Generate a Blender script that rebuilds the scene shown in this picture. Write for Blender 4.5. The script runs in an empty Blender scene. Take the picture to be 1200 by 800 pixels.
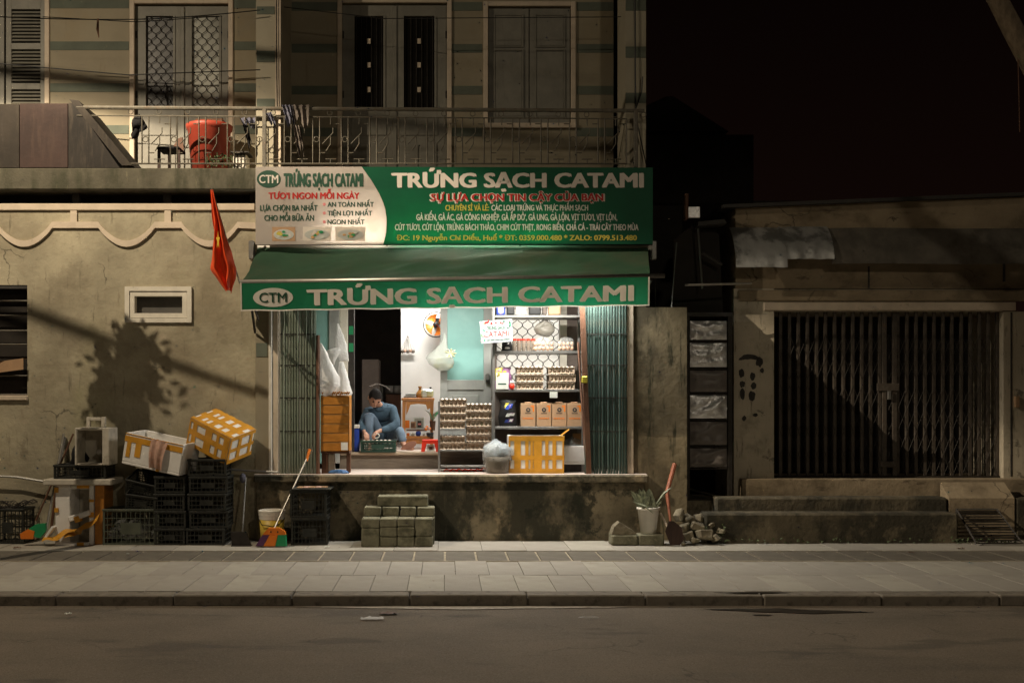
import bpy, math, random
from mathutils import Vector as V, Matrix as M, noise
random.seed(7)
sc = bpy.context.scene
COL = sc.collection
R = math.radians

# ------------------------------------------------------------------ camera, sky, lamps, exposure
D = 12.0; F = 1260.0; HX = 520.0; HY = 470.0; EYE = 1.543
cam = bpy.data.cameras.new("camera"); camo = bpy.data.objects.new("camera", cam); COL.objects.link(camo)
camo.location = (0, -D, EYE); camo.rotation_euler = (R(90), 0, 0)
cam.sensor_width = 36; cam.lens = F/1200*36
cam.shift_x = (600-HX)/1200; cam.shift_y = (HY-400)/1200
cam.clip_start = .1; cam.clip_end = 600
sc.camera = camo
sc.view_settings.view_transform = 'Standard'; sc.view_settings.look = 'None'
sc.view_settings.exposure = 0; sc.view_settings.gamma = 1
w = bpy.data.worlds.new("World"); sc.world = w; w.use_nodes = True
bg = w.node_tree.nodes['Background']; bg.inputs[0].default_value = (.0030, .0012, .0008, 1); bg.inputs[1].default_value = 1.0

_nt = w.node_tree; _tc = _nt.nodes.new('ShaderNodeTexCoord'); _sp = _nt.nodes.new('ShaderNodeSeparateXYZ'); _cr = _nt.nodes.new('ShaderNodeValToRGB')
_nt.links.new(_tc.outputs['Generated'], _sp.inputs[0]); _nt.links.new(_sp.outputs[2], _cr.inputs[0]); _nt.links.new(_cr.outputs[0], bg.inputs[0])
_cr.color_ramp.elements[0].color = (.0058, .0024, .0016, 1); _cr.color_ramp.elements[1].position = .45; _cr.color_ramp.elements[1].color = (.0007, .0004, .0004, 1)   # town glow low in the night sky

def lamp(name, kind, loc, energy, col, size=.15, size_y=None, rot=(0, 0, 0), spot=None):
    l = bpy.data.lights.new(name, kind); l.energy = energy; l.color = col
    if kind == 'AREA':
        l.shape = 'RECTANGLE'; l.size = size; l.size_y = size_y
    else: l.shadow_soft_size = size
    if spot: l.spot_size = R(spot[0]); l.spot_blend = spot[1]
    o = bpy.data.objects.new(name, l); COL.objects.link(o); o.location = loc; o.rotation_euler = rot
    return o
LP = V((-5.7, -3.9, 7.4))
WARM = (1, .83, .61)
def batwing(o):          # a street luminaire throws most light out to the sides and little above
    l = o.data; l.use_nodes = True; nt = l.node_tree; em = nt.nodes['Emission']
    tc = nt.nodes.new('ShaderNodeTexCoord'); sp = nt.nodes.new('ShaderNodeSeparateXYZ'); fc = nt.nodes.new('ShaderNodeFloatCurve')
    mr = nt.nodes.new('ShaderNodeMath'); mr.operation = 'MULTIPLY_ADD'; mr.inputs[1].default_value = .5; mr.inputs[2].default_value = .5
    nt.links.new(tc.outputs['Normal'], sp.inputs[0]); nt.links.new(sp.outputs[2], mr.inputs[0]); nt.links.new(mr.outputs[0], fc.inputs['Value'])
    c = fc.mapping.curves[0]; c.points[0].location = (0, .22); c.points[1].location = (1, .02)
    for p in ((.08, .26), (.13, .38), (.22, .60), (.268, 1.0), (.285, .42), (.305, .16), (.36, .11), (.41, .08), (.48, .07), (.53, .02)): c.points.new(*p)
    fc.mapping.update(); nt.links.new(fc.outputs[0], em.inputs['Strength'])
    return o
batwing(lamp("street_lamp_light", 'POINT', LP, 4400, WARM, .016))
lamp("street_lamp_light", 'POINT', (5, -16, 8), 700, (1, .86, .66), .3)  # added fill lamp behind the camera, lifts the shaded parts of the facade
lamp("shop_tube_light", 'AREA', (.75, -.22, 2.80), 100, (1, .955, .88), 2.2, .08)
lamp("hall_tube_light", 'AREA', (-.3, 1.75, 3.1), 34, (1, .95, .87), .6, .12)
lamp("back_room_light", 'AREA', (1.35, 2.2, 2.9), 45, (1, .97, .92), .9, .12, (R(-35), 0, 0))
lamp("banner_tube_light", 'AREA', (.0, -.06, 3.30), 64, (1, .96, .88), 2.5, .05, (R(-115), 0, 0))

# ------------------------------------------------------------------ helpers
def sY(Y): return F/(D+Y)
def X(px, Y=0): return (px-HX)/sY(Y)
def Z(py, Y=0): return EYE-(py-HY)/sY(Y)

class MB:
    def __init__(s): s.v = []; s.f = []; s.mi = []; s.cur = 0; s.T = None
    def add(s, vs, fs):
        n = len(s.v)
        s.v += [(s.T @ V(v)) if s.T else V(v) for v in vs]
        s.f += [tuple(i+n for i in f) for f in fs]; s.mi += [s.cur]*len(fs); return s
    def box(s, x0, x1, y0, y1, z0, z1, b=0):
        if x0 > x1: x0, x1 = x1, x0
        if y0 > y1: y0, y1 = y1, y0
        if z0 > z1: z0, z1 = z1, z0
        if b <= 0:
            return s.add([(x0,y0,z0),(x1,y0,z0),(x1,y1,z0),(x0,y1,z0),(x0,y0,z1),(x1,y0,z1),(x1,y1,z1),(x0,y1,z1)],
                  [(0,3,2,1),(4,5,6,7),(0,1,5,4),(1,2,6,5),(2,3,7,6),(3,0,4,7)])
        b = min(b, (x1-x0)*.45, (y1-y0)*.45, (z1-z0)*.45)
        vs = []; idx = {}
        for i in (0, 1):
            for j in (0, 1):
                for k in (0, 1):
                    for a in range(3):
                        p = [x1 if i else x0, y1 if j else y0, z1 if k else z0]
                        for c, q in enumerate((i, j, k)):
                            if c != a: p[c] += -b if q else b
                        idx[i, j, k, a] = len(vs); vs.append(tuple(p))
        fs = []
        for a in range(3):
            o = [(1, 2), (0, 2), (0, 1)][a]
            for q in (0, 1):
                ring = []
                for u, w_ in ((0, 0), (1, 0), (1, 1), (0, 1)):
                    c = [0, 0, 0]; c[a] = q; c[o[0]] = u; c[o[1]] = w_
                    ring.append(idx[c[0], c[1], c[2], a])
                fs.append(tuple(ring))
        for a in range(3):
            o = [(1, 2), (0, 2), (0, 1)][a]
            for u in (0, 1):
                for w_ in (0, 1):
                    r = []
                    for q in (0, 1):
                        c = [0, 0, 0]; c[a] = q; c[o[0]] = u; c[o[1]] = w_
                        r.append((idx[c[0], c[1], c[2], o[0]], idx[c[0], c[1], c[2], o[1]]))
                    fs.append((r[0][0], r[0][1], r[1][1], r[1][0]))
        for i in (0, 1):
            for j in (0, 1):
                for k in (0, 1): fs.append((idx[i,j,k,0], idx[i,j,k,1], idx[i,j,k,2]))
        return s.add(vs, fs)
    def tube(s, pts, r, n=6, caps=True):
        pts = [V(p) for p in pts]; m = len(pts)
        rr = r if isinstance(r, (list, tuple)) else [r]*m
        vs = []; fs = []; up = None
        for i, p in enumerate(pts):
            d = (pts[min(i+1, m-1)]-pts[max(i-1, 0)])
            d = d.normalized() if d.length > 1e-9 else V((0, 0, 1))
            if up is None: up = V((0, 0, 1)) if abs(d.z) < .9 else V((1, 0, 0))
            a = d.cross(up)
            a = a.normalized() if a.length > 1e-6 else d.orthogonal().normalized()
            b = a.cross(d).normalized(); up = b
            for k in range(n):
                t = 2*math.pi*k/n
                vs.append(p+(a*math.cos(t)+b*math.sin(t))*rr[i])
        for i in range(m-1):
            for k in range(n):
                fs.append((i*n+k, i*n+(k+1) % n, (i+1)*n+(k+1) % n, (i+1)*n+k))
        if caps: fs += [tuple(range(n))[::-1], tuple((m-1)*n+k for k in range(n))]
        return s.add(vs, fs)
    def lathe(s, prof, c=(0, 0, 0), n=16, sx=1, sy=1, fn=None):
        vs = []; fs = []
        for r, z in prof:
            for k in range(n):
                t = 2*math.pi*k/n
                p = V((c[0]+r*sx*math.cos(t), c[1]+r*sy*math.sin(t), c[2]+z))
                vs.append(fn(p) if fn else p)
        m = len(prof)
        for i in range(m-1):
            for k in range(n): fs.append((i*n+k, i*n+(k+1) % n, (i+1)*n+(k+1) % n, (i+1)*n+k))
        fs += [tuple(range(n))[::-1], tuple((m-1)*n+k for k in range(n))]
        return s.add(vs, fs)
    def prism(s, poly, y0, y1):          # polygon in XZ extruded along Y
        n = len(poly)
        vs = [(a, y0, b) for a, b in poly]+[(a, y1, b) for a, b in poly]
        fs = [tuple(range(n)), tuple(range(2*n-1, n-1, -1))]+[(i, (i+1) % n, n+(i+1) % n, n+i) for i in range(n)]
        return s.add(vs, fs)
    def prismx(s, poly, x0, x1):         # polygon in YZ extruded along X
        n = len(poly)
        vs = [(x0, a, b) for a, b in poly]+[(x1, a, b) for a, b in poly]
        fs = [tuple(range(n)), tuple(range(2*n-1, n-1, -1))]+[(i, (i+1) % n, n+(i+1) % n, n+i) for i in range(n)]
        return s.add(vs, fs)
    def prismz(s, poly, z0, z1):
        n = len(poly)
        vs = [(a, b, z0) for a, b in poly]+[(a, b, z1) for a, b in poly]
        fs = [tuple(range(n)), tuple(range(2*n-1, n-1, -1))]+[(i, (i+1) % n, n+(i+1) % n, n+i) for i in range(n)]
        return s.add(vs, fs)
    def grid(s, fn, nu, nv):
        vs = [fn(i/nu, j/nv) for j in range(nv+1) for i in range(nu+1)]
        fs = [(j*(nu+1)+i, j*(nu+1)+i+1, (j+1)*(nu+1)+i+1, (j+1)*(nu+1)+i) for j in range(nv) for i in range(nu)]
        return s.add(vs, fs)
    def ball(s, c, r, n=10, m=6, fn=None):
        rx, ry, rz = r if isinstance(r, (tuple, list)) else (r, r, r)
        vs = [(c[0], c[1], c[2]-rz)]; fs = []
        for j in range(1, m):
            ph = -math.pi/2+math.pi*j/m
            for k in range(n):
                t = 2*math.pi*k/n
                vs.append((c[0]+rx*math.cos(ph)*math.cos(t), c[1]+ry*math.cos(ph)*math.sin(t), c[2]+rz*math.sin(ph)))
        vs.append((c[0], c[1], c[2]+rz)); L = len(vs)-1
        if fn: vs = [fn(V(v)) for v in vs]
        for k in range(n):
            fs.append((0, 1+(k+1) % n, 1+k)); fs.append((L, L-n+k, L-n+(k+1) % n))
        for j in range(m-2):
            for k in range(n): fs.append((1+j*n+k, 1+j*n+(k+1) % n, 1+(j+1)*n+(k+1) % n, 1+(j+1)*n+k))
        return s.add(vs, fs)
    def mesh(s, name, mats, org=V((0, 0, 0)), smooth=False):
        me = bpy.data.meshes.new(name)
        me.from_pydata([tuple(v-org) for v in s.v], [], s.f)
        if not isinstance(mats, (list, tuple)): mats = [mats]
        for m_ in mats: me.materials.append(m_)
        if len(mats) > 1: me.polygons.foreach_set('material_index', s.mi)
        if smooth: me.polygons.foreach_set('use_smooth', [True]*len(s.f))
        me.update(); return me
    def build(s, name, mats, parent=None, smooth=False, org=None):
        o_ = V((0, 0, 0))
        if parent is not None:
            q = parent
            while q is not None: o_ = o_+q.location; q = q.parent
        if org is not None: o_ = V(org) if parent is None else o_
        if parent is None and org is None and s.v:
            xs = [v.x for v in s.v]; ys = [v.y for v in s.v]; zs = [v.z for v in s.v]
            o_ = V(((min(xs)+max(xs))/2, (min(ys)+max(ys))/2, min(zs)))
        o = bpy.data.objects.new(name, s.mesh(name, mats, o_, smooth)); COL.objects.link(o)
        if parent is not None: o.parent = parent
        else: o.location = o_
        return o
def tag(o, label=None, cat=None, group=None, kind=None):
    if label: o['label'] = label
    if cat: o['category'] = cat
    if group: o['group'] = group
    if kind: o['kind'] = kind
    return o
def thing(name, label, cat, loc=(0, 0, 0), group=None):
    o = bpy.data.objects.new(name, None); COL.objects.link(o); o.location = loc; o.empty_display_size = .1
    return tag(o, label, cat, group)
def inst(src, parent, loc, rot=(0, 0, 0), scale=(1, 1, 1)):     # a further part sharing mesh data
    o = bpy.data.objects.new(src.name.split('.')[0], src.data); COL.objects.link(o); o.parent = parent
    o.location = loc; o.rotation_euler = rot; o.scale = scale; return o
def kids(o): return [c for c in ALLK() if c.parent == o]
def ALLK(): return list(COL.objects)
def dup(root, loc, rz=0, label=None, ch=None, rot=None):
    def cp(o, par):
        c = o.copy(); COL.objects.link(c); c.parent = par
        for k in o.children: cp(k, c)
        return c
    r = cp(root, None); r.location = loc; r.rotation_euler = rot or (0, 0, rz)
    if label: r['label'] = label
    return r
def raw(name, me, parent=None, loc=(0, 0, 0)):
    o = bpy.data.objects.new(name, me); COL.objects.link(o); o.parent = parent; o.location = loc; return o

# ------------------------------------------------------------------ materials
def mat(name, col, rough=.8, var=.25, scale=6, metal=0, bump=.15, bscale=None, stains=(), spec=.4, trans=0, glow=None, strength=0, stretch=None, coat=0, cracks=None):
    m = bpy.data.materials.new(name); m.use_nodes = True; nt = m.node_tree; N = nt.nodes; L = nt.links
    b = N['Principled BSDF']; b.inputs['Roughness'].default_value = rough; b.inputs['Metallic'].default_value = metal
    b.inputs['Specular IOR Level'].default_value = spec
    if coat: b.inputs['Coat Weight'].default_value = coat
    tc = N.new('ShaderNodeTexCoord')
    def coords(st):
        if not st: return tc.outputs['Object']
        mp = N.new('ShaderNodeMapping'); mp.inputs['Scale'].default_value = st; L.new(tc.outputs['Object'], mp.inputs[0]); return mp.outputs[0]
    def nz(sc_, det=5, st=None, ro=.6, off=0):
        n = N.new('ShaderNodeTexNoise'); n.inputs['Scale'].default_value = sc_; n.inputs['Detail'].default_value = det
        n.inputs['Roughness'].default_value = ro
        L.new(coords(st), n.inputs['Vector']); return n.outputs['Fac']
    def ramp(src, a, c, inv=False):
        r = N.new('ShaderNodeMapRange'); r.inputs[1].default_value = a; r.inputs[2].default_value = c
        r.interpolation_type = 'SMOOTHSTEP'
        if inv: r.inputs[3].default_value = 1; r.inputs[4].default_value = 0
        L.new(src, r.inputs[0]); return r.outputs[0]
    def mix(a, bb, f):
        x = N.new('ShaderNodeMix'); x.data_type = 'RGBA'
        L.new(f, x.inputs[0]) if not isinstance(f, float) else setattr(x.inputs[0], 'default_value', f)
        for s_, q in ((6, a), (7, bb)):
            if isinstance(q, tuple): x.inputs[s_].default_value = (*q[:3], 1)
            else: L.new(q, x.inputs[s_])
        return x.outputs[2]
    n1 = nz(scale, 6, stretch)
    lo = tuple(c*(1-var) for c in col); hi = tuple(min(1, c*(1+var)) for c in col)
    c = mix(lo, hi, ramp(n1, .3, .7))
    for (scol, ssc, a, bb, amt, st) in stains:
        msk = ramp(nz(ssc, 7, st, .65), a, bb)
        ml = N.new('ShaderNodeMath'); ml.operation = 'MULTIPLY'; ml.inputs[1].default_value = amt; L.new(msk, ml.inputs[0])
        c = mix(c, scol, ml.outputs[0])
    if cracks:
        vo = N.new('ShaderNodeTexVoronoi'); vo.feature = 'DISTANCE_TO_EDGE'; vo.inputs['Scale'].default_value = cracks[0]
        dn = N.new('ShaderNodeTexNoise'); dn.inputs['Scale'].default_value = cracks[0]*2.2; dn.inputs['Detail'].default_value = 6
        vm = N.new('ShaderNodeVectorMath'); vm.operation = 'MULTIPLY_ADD'; vm.inputs[1].default_value = (.7/cracks[0],)*3
        L.new(tc.outputs['Object'], dn.inputs['Vector']); L.new(dn.outputs['Color'], vm.inputs[0]); L.new(tc.outputs['Object'], vm.inputs[2]); L.new(vm.outputs[0], vo.inputs['Vector'])
        line = ramp(vo.outputs['Distance'], cracks[1]*.3, cracks[1], True)
        gate_ = ramp(nz(cracks[0]*.8, 3), .52, .60); mm = N.new('ShaderNodeMath'); mm.operation = 'MULTIPLY'; L.new(line, mm.inputs[0]); L.new(gate_, mm.inputs[1])
        m2_ = N.new('ShaderNodeMath'); m2_.operation = 'MULTIPLY'; m2_.inputs[1].default_value = cracks[2]; L.new(mm.outputs[0], m2_.inputs[0])
        c = mix(c, tuple(q*.25 for q in col), m2_.outputs[0])
    L.new(c, b.inputs['Base Color'])
    if bump:
        bp = N.new('ShaderNodeBump'); bp.inputs['Strength'].default_value = bump; bp.inputs['Distance'].default_value = .02
        L.new(nz(bscale or scale*5, 5), bp.inputs['Height']); L.new(bp.outputs[0], b.inputs['Normal'])
    if glow:
        b.inputs['Emission Color'].default_value = (*glow, 1); b.inputs['Emission Strength'].default_value = strength
    if trans:
        t = N.new('ShaderNodeBsdfTranslucent'); L.new(c, t.inputs[0])
        mx = N.new('ShaderNodeMixShader'); mx.inputs[0].default_value = trans
        L.new(b.outputs[0], mx.inputs[1]); L.new(t.outputs[0], mx.inputs[2])
        L.new(mx.outputs[0], N['Material Output'].inputs[0])
    return m
def film(name, col, alpha=.45, rough=.25, trans=.4):          # thin plastic bag film
    m = bpy.data.materials.new(name); m.use_nodes = True; nt = m.node_tree; N = nt.nodes; L = nt.links
    b = N['Principled BSDF']; b.inputs['Base Color'].default_value = (*col, 1); b.inputs['Roughness'].default_value = rough
    t = N.new('ShaderNodeBsdfTranslucent'); t.inputs[0].default_value = (*col, 1)
    m1 = N.new('ShaderNodeMixShader'); m1.inputs[0].default_value = trans; L.new(b.outputs[0], m1.inputs[1]); L.new(t.outputs[0], m1.inputs[2])
    tr = N.new('ShaderNodeBsdfTransparent'); m2 = N.new('ShaderNodeMixShader'); m2.inputs[0].default_value = alpha
    L.new(m1.outputs[0], m2.inputs[1]); L.new(tr.outputs[0], m2.inputs[2]); L.new(m2.outputs[0], N['Material Output'].inputs[0])
    tc = N.new('ShaderNodeTexCoord'); nz = N.new('ShaderNodeTexNoise'); nz.inputs['Scale'].default_value = 22; nz.inputs['Distortion'].default_value = 1.5
    L.new(tc.outputs['Object'], nz.inputs['Vector']); bp = N.new('ShaderNodeBump'); bp.inputs['Strength'].default_value = .8; bp.inputs['Distance'].default_value = .02
    L.new(nz.outputs['Fac'], bp.inputs['Height']); L.new(bp.outputs[0], b.inputs['Normal']); return m

STR = (5, 5, .7)
m_plaster = mat('old_plaster', (.375, .335, .235), .9, .22, 1.3, cracks=(1.0, .010, .75), bump=.5, bscale=14, stains=[
    ((.20, .17, .115), 1.1, .48, .68, .75, None), ((.24, .20, .13), .45, .48, .62, .6, (1, 1, 1.6)), ((.30, .29, .16), .9, .52, .72, .5, (1, 1, .6)),
    ((.47, .37, .28), 1.9, .58, .74, .5, None), ((.10, .085, .055), 3, .58, .72, .65, STR), ((.27, .22, .15), 14, .52, .72, .45, None), ((.15, .125, .085), 2.3, .60, .68, .6, (1, 1, .8))])
m_plaster_dk = mat('mouldy_plaster', (.27, .22, .135), .92, .2, 1.6, bump=.4, bscale=14, stains=[
    ((.065, .055, .035), 1.5, .42, .62, .85, (1, 1, .7)), ((.03, .035, .018), 2.3, .52, .66, .85, STR), ((.40, .33, .21), 2.6, .60, .72, .5, None)])
m_plinth = mat('mossy_plinth', (.19, .16, .105), .9, .3, 2.4, bump=.7, bscale=16, stains=[
    ((.34, .27, .165), 1.9, .54, .60, .8, (1, 1, 1.3)), ((.032, .032, .021), 1.7, .44, .56, .93, (1, 1, .7)), ((.02, .022, .014), 3.3, .56, .63, .85, None), ((.05, .046, .03), 11, .5, .68, .6, None), ((.09, .075, .05), 4, .55, .7, .6, STR)])
m_slab = mat('grimy_concrete', (.11, .10, .07), .9, .25, 3, bump=.5, bscale=20, stains=[
    ((.05, .05, .03), 2.2, .42, .62, .85, (2.2, 2, .7)), ((.30, .27, .16), 5, .62, .75, .5, STR)])
m_cream = mat('cream_paint', (.28, .245, .172), .85, .1, 1.5, bump=.1, bscale=20, stains=[
    ((.28, .22, .125), 1.1, .48, .72, .6, None), ((.20, .155, .09), 2.5, .6, .75, .5, STR)])
m_cream2 = mat('clean_cream_paint', (.36, .325, .24), .85, .08, 1.5, bump=.1, bscale=20, stains=[((.30, .25, .16), 3, .6, .75, .6, STR)])
m_band = mat('green_band_paint', (.115, .13, .10), .85, .12, 4, bump=.1, stains=[((.2, .19, .13), 6, .6, .75, .5, None)])
m_trim = mat('whitish_trim', (.56, .47, .36), .8, .1, 5, bump=.15, stains=[((.30, .24, .16), 7, .6, .72, .6, None)])
m_white_wood = mat('white_frame_paint', (.66, .62, .52), .6, .08, 8, bump=.1, stains=[((.30, .26, .18), 12, .6, .72, .6, None)])
m_door = mat('grey_door_paint', (.20, .19, .155), .55, .12, 6, bump=.1, stains=[((.10, .09, .07), 5, .55, .75, .5, STR)])
m_door_in = mat('interior_door_grey', (.30, .31, .29), .5, .08, 6, bump=.08, stains=[((.20, .2, .19), 8, .6, .75, .5, STR)])
m_teal = mat('teal_glass_panel', (.20, .39, .36), .45, .06, 3, bump=.03, stains=[((.30, .52, .48), 2, .5, .75, .5, None)])
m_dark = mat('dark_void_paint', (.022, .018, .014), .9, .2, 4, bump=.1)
m_darkglass = mat('dark_window_glass', (.012, .011, .009), .12, .2, 3, bump=.02, spec=.5)
m_paleglass = mat('frosted_glass', (.42, .42, .36), .35, .2, 1.2, bump=.05, stains=[((.2, .19, .16), 2, .45, .7, .6, None)])
m_greyglass = mat('small_window_glass', (.075, .072, .065), .4, .3, 3, bump=.02)
m_iron = mat('dark_iron', (.035, .03, .025), .6, .3, 12, metal=.3, bump=.2)
m_railp = mat('pale_railing_paint', (.12, .108, .082), .55, .2, 12, bump=.2, stains=[((.13, .08, .045), 16, .5, .7, .6, None)])
m_rust = mat('rusty_sheet', (.030, .023, .016), .75, .25, 3, metal=.15, bump=.2, stains=[((.06, .048, .032), 2.2, .5, .7, .7, STR), ((.05, .04, .03), 3, .55, .7, .7, STR)])
m_rust_red = mat('red_rusty_sheet', (.040, .022, .017), .75, .25, 3, metal=.1, bump=.2, stains=[((.07, .042, .03), 2.2, .5, .7, .6, STR)])
m_hood = mat('hood_grey_sheet', (.022, .018, .014), .8, .25, 3, metal=.1, bump=.15, stains=[((.07, .055, .04), 3, .5, .7, .7, STR)])
m_dkgrey = mat('dark_grey_sheet', (.05, .047, .042), .7, .2, 3, metal=.2, bump=.15)
m_asphalt = mat('asphalt', (.185, .15, .11), .82, .16, .8, cracks=(1.1, .012, .5), bump=.7, bscale=180, stains=[
    ((.095, .08, .062), 1.4, .5, .75, .6, (.35, 1.6, 1)), ((.27, .23, .18), 62, .52, .60, .38, None), ((.06, .05, .04), 85, .52, .60, .45, None), ((.07, .06, .048), .7, .56, .64, .5, (1, 2.5, 1))])
m_pave = mat('grey_paving', (.33, .305, .262), .85, .10, 2.2, bump=.25, bscale=60, stains=[
    ((.19, .16, .12), 1.7, .5, .7, .5, None), ((.12, .10, .075), 11, .63, .74, .5, None)])
m_pave2 = mat('paler_paving', (.375, .35, .295), .85, .10, 2.8, bump=.25, bscale=60, stains=[((.2, .17, .13), 2.1, .5, .7, .5, None)])
m_pave_dk = mat('dark_paving', (.13, .115, .09), .8, .15, 5, bump=.3, bscale=60, stains=[((.08, .07, .055), 4, .5, .7, .6, None)])
m_joint = mat('paving_joint_grit', (.14, .12, .095), .95, .2, 12, bump=.4)
m_grout = mat('pale_mortar', (.34, .29, .21), .9, .2, 12, bump=.3)
m_kerb = mat('kerb_stone', (.19, .165, .13), .85, .15, 3, bump=.3, bscale=50, stains=[((.07, .06, .045), 5, .5, .66, .7, (2, 2, 2))])
m_green_pvc = mat('green_tarpaulin', (.022, .062, .032), .85, .12, 2, bump=.12, bscale=9, trans=.25, stains=[((.06, .06, .035), 1.6, .45, .7, .55, (1, 1, 1))])
m_green_print = mat('green_print', (.010, .145, .07), .5, .08, 2, bump=.06, bscale=9, trans=.55)
m_green_val = mat('green_valance_print', (.010, .15, .065), .55, .08, 2, bump=.12, bscale=12, trans=.3, stains=[((.01, .09, .04), 6, .6, .75, .6, None)])
m_white_print = mat('white_print', (.60, .55, .50), .5, .05, 3, bump=.05, trans=.5, stains=[((.5, .42, .36), 3, .5, .7, .5, None)])
m_letter = mat('pale_lettering', (.78, .72, .64), .55, .06, 5, bump=0, trans=.25)
m_let_white = mat('white_lettering', (.78, .8, .74), .55, .03, 5, bump=0, trans=.45)
m_poster = mat('poster_print', (.26, .28, .28), .6, .04, 5, bump=0)
m_let_green = mat('green_lettering', (.008, .055, .028), .55, .05, 5, bump=0)
m_let_red = mat('red_lettering', (.50, .02, .015), .55, .05, 5, bump=0, trans=.2)
m_let_yel = mat('yellow_lettering', (.62, .56, .10), .55, .05, 5, bump=0, trans=.3)
m_pink = mat('pink_print', (.7, .25, .25), .55, .05, 5, bump=0)
m_red_flag = mat('red_flag_cloth', (.72, .075, .012), .7, .08, 4, bump=.1, trans=.15)
m_yellow = mat('yellow_star_cloth', (.7, .45, .03), .7, .05, 4, bump=0)
m_alu = mat('dull_aluminium', (.42, .40, .36), .4, .1, 20, metal=.8, bump=.05)
m_tubepaint = mat('white_enamel', (.7, .68, .62), .4, .05, 8, bump=.03)
m_gate_g = mat('green_gate_paint', (.22, .26, .20), .6, .2, 5, metal=.1, bump=.15, stains=[((.20, .15, .09), 4, .55, .7, .7, STR), ((.06, .07, .055), 3, .5, .7, .6, STR)])
m_gate_t = mat('teal_gate_paint', (.06, .105, .09), .6, .2, 5, metal=.1, bump=.15, stains=[((.15, .10, .06), 3, .55, .68, .7, STR), ((.02, .035, .035), 5, .5, .7, .6, STR)])
m_gate_d = mat('brown_black_gate_paint', (.085, .070, .055), .6, .25, 8, metal=.2, bump=.2, stains=[((.14, .08, .045), 9, .58, .72, .6, None)])
m_wood = mat('brown_wood', (.11, .05, .026), .65, .25, 6, bump=.2, stretch=(8, 8, 1))
m_wood_or = mat('orange_wood', (.48, .20, .055), .5, .15, 5, bump=.1, stretch=(6, 6, 1))
m_wood_pale = mat('pale_step_wood', (.42, .33, .235), .6, .15, 4, bump=.15, stretch=(1, 7, 7))
m_riser = mat('worn_riser', (.17, .135, .10), .7, .2, 4, bump=.2, stretch=(1, 6, 9))
m_floor_in = mat('pinkish_screed', (.56, .47, .41), .7, .12, 3, bump=.12, stains=[((.28, .22, .17), 3, .5, .7, .5, None)])
m_wall_in = mat('white_room_wall', (.66, .655, .64), .8, .05, 3, bump=.06, stains=[((.5, .49, .47), 3, .58, .75, .5, None)])
m_lattice_glass = mat('frosted_lattice_glass', (.8, .79, .76), .5, .03, 3, bump=.03, trans=.75)
m_wall_br = mat('brown_alcove_wall', (.155, .125, .105), .85, .15, 3, bump=.1)
m_foam = mat('styrofoam', (.78, .76, .72), .85, .05, 9, bump=.2, bscale=120, stains=[((.45, .4, .32), 6, .6, .75, .5, None)])
m_foam_d = mat('dirty_styrofoam', (.52, .48, .40), .85, .1, 9, bump=.2, bscale=120, stains=[((.25, .22, .16), 7, .52, .7, .7, None)])
m_tape = mat('yellow_brown_tape', (.62, .30, .035), .28, .12, 9, bump=.12, bscale=30)
m_tape_b = mat('brown_tape', (.46, .19, .035), .3, .18, 6, bump=.15, bscale=22, stretch=(1, 1, 3))
m_card = mat('kraft_card', (.40, .25, .14), .8, .08, 6, bump=.1)
m_card_o = mat('taped_box_board', (.50, .29, .11), .6, .12, 6, bump=.1)
m_pulp = mat('egg_tray_pulp', (.40, .31, .225), .95, .15, 30, bump=.3, bscale=150)
m_egg = mat('white_eggshell', (.76, .68, .58), .45, .06, 20, bump=0)
m_egg_b = mat('brown_eggshell', (.60, .38, .25), .45, .08, 20, bump=0)
m_crate = mat('black_crate_plastic', (.022, .023, .019), .5, .3, 8, bump=.1, stains=[((.055, .052, .04), 7, .55, .7, .6, None)])
m_crate_g = mat('grey_green_crate_plastic', (.085, .095, .07), .5, .25, 6, bump=.1, stains=[((.16, .15, .1), 5, .55, .7, .6, None)])
m_crate_t = mat('dark_green_crate_plastic', (.02, .05, .035), .45, .25, 6, bump=.1)
m_metal = mat('grey_steel', (.22, .215, .20), .45, .12, 12, metal=.7, bump=.06)
m_redp = mat('red_plastic', (.62, .035, .015), .35, .05, 8, bump=.02)
m_redpot = mat('dull_red_plastic', (.33, .05, .028), .5, .12, 5, bump=.05, stains=[((.3, .05, .03), 6, .55, .7, .5, STR)])
m_bluep = mat('blue_plastic', (.025, .06, .32), .35, .08, 8, bump=.03)
m_bluecloth = mat('blue_hose_plastic', (.05, .14, .32), .6, .1, 20, bump=.1)
m_yelp = mat('yellow_label_print', (.60, .42, .06), .45, .08, 8, bump=.02)
m_whitep = mat('white_plastic', (.66, .62, .54), .4, .06, 8, bump=.03, stains=[((.4, .35, .27), 9, .6, .75, .5, None)])
m_blackc = mat('black_cloth', (.01, .01, .011), .95, .3, 14, bump=.3)
m_greyc = mat('grey_brown_cloth', (.12, .10, .085), .95, .25, 12, bump=.3)
m_lavc = mat('grey_blue_cloth', (.13, .13, .17), .95, .25, 12, bump=.3)
m_rag = mat('pinkish_rag', (.52, .33, .25), .95, .2, 20, bump=.3, stains=[((.55, .2, .1), 14, .55, .65, .7, (6, 6, 1))])
m_bag = film('white_bag_film', (.80, .79, .77), .18)
m_bag_c = film('clear_bag_film', (.70, .72, .70), .78, .18)
m_bag_v = film('thin_bag_film', (.72, .76, .70), .5, .18)
m_bag_s = film('smoky_bag_film', (.24, .22, .18), .35, .2)
m_silver = mat('silver_film_pocket', (.85, .85, .83), .3, .3, 4, metal=.55, bump=1.2, bscale=9, spec=1)
m_step = mat('dark_worn_step', (.12, .10, .065), .92, .3, 2.4, bump=.7, bscale=16, stains=[((.035, .032, .022), 1.7, .42, .58, .9, None), ((.17, .14, .09), 2.5, .58, .68, .6, None), ((.03, .028, .018), 9, .52, .7, .6, None)])
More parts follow.
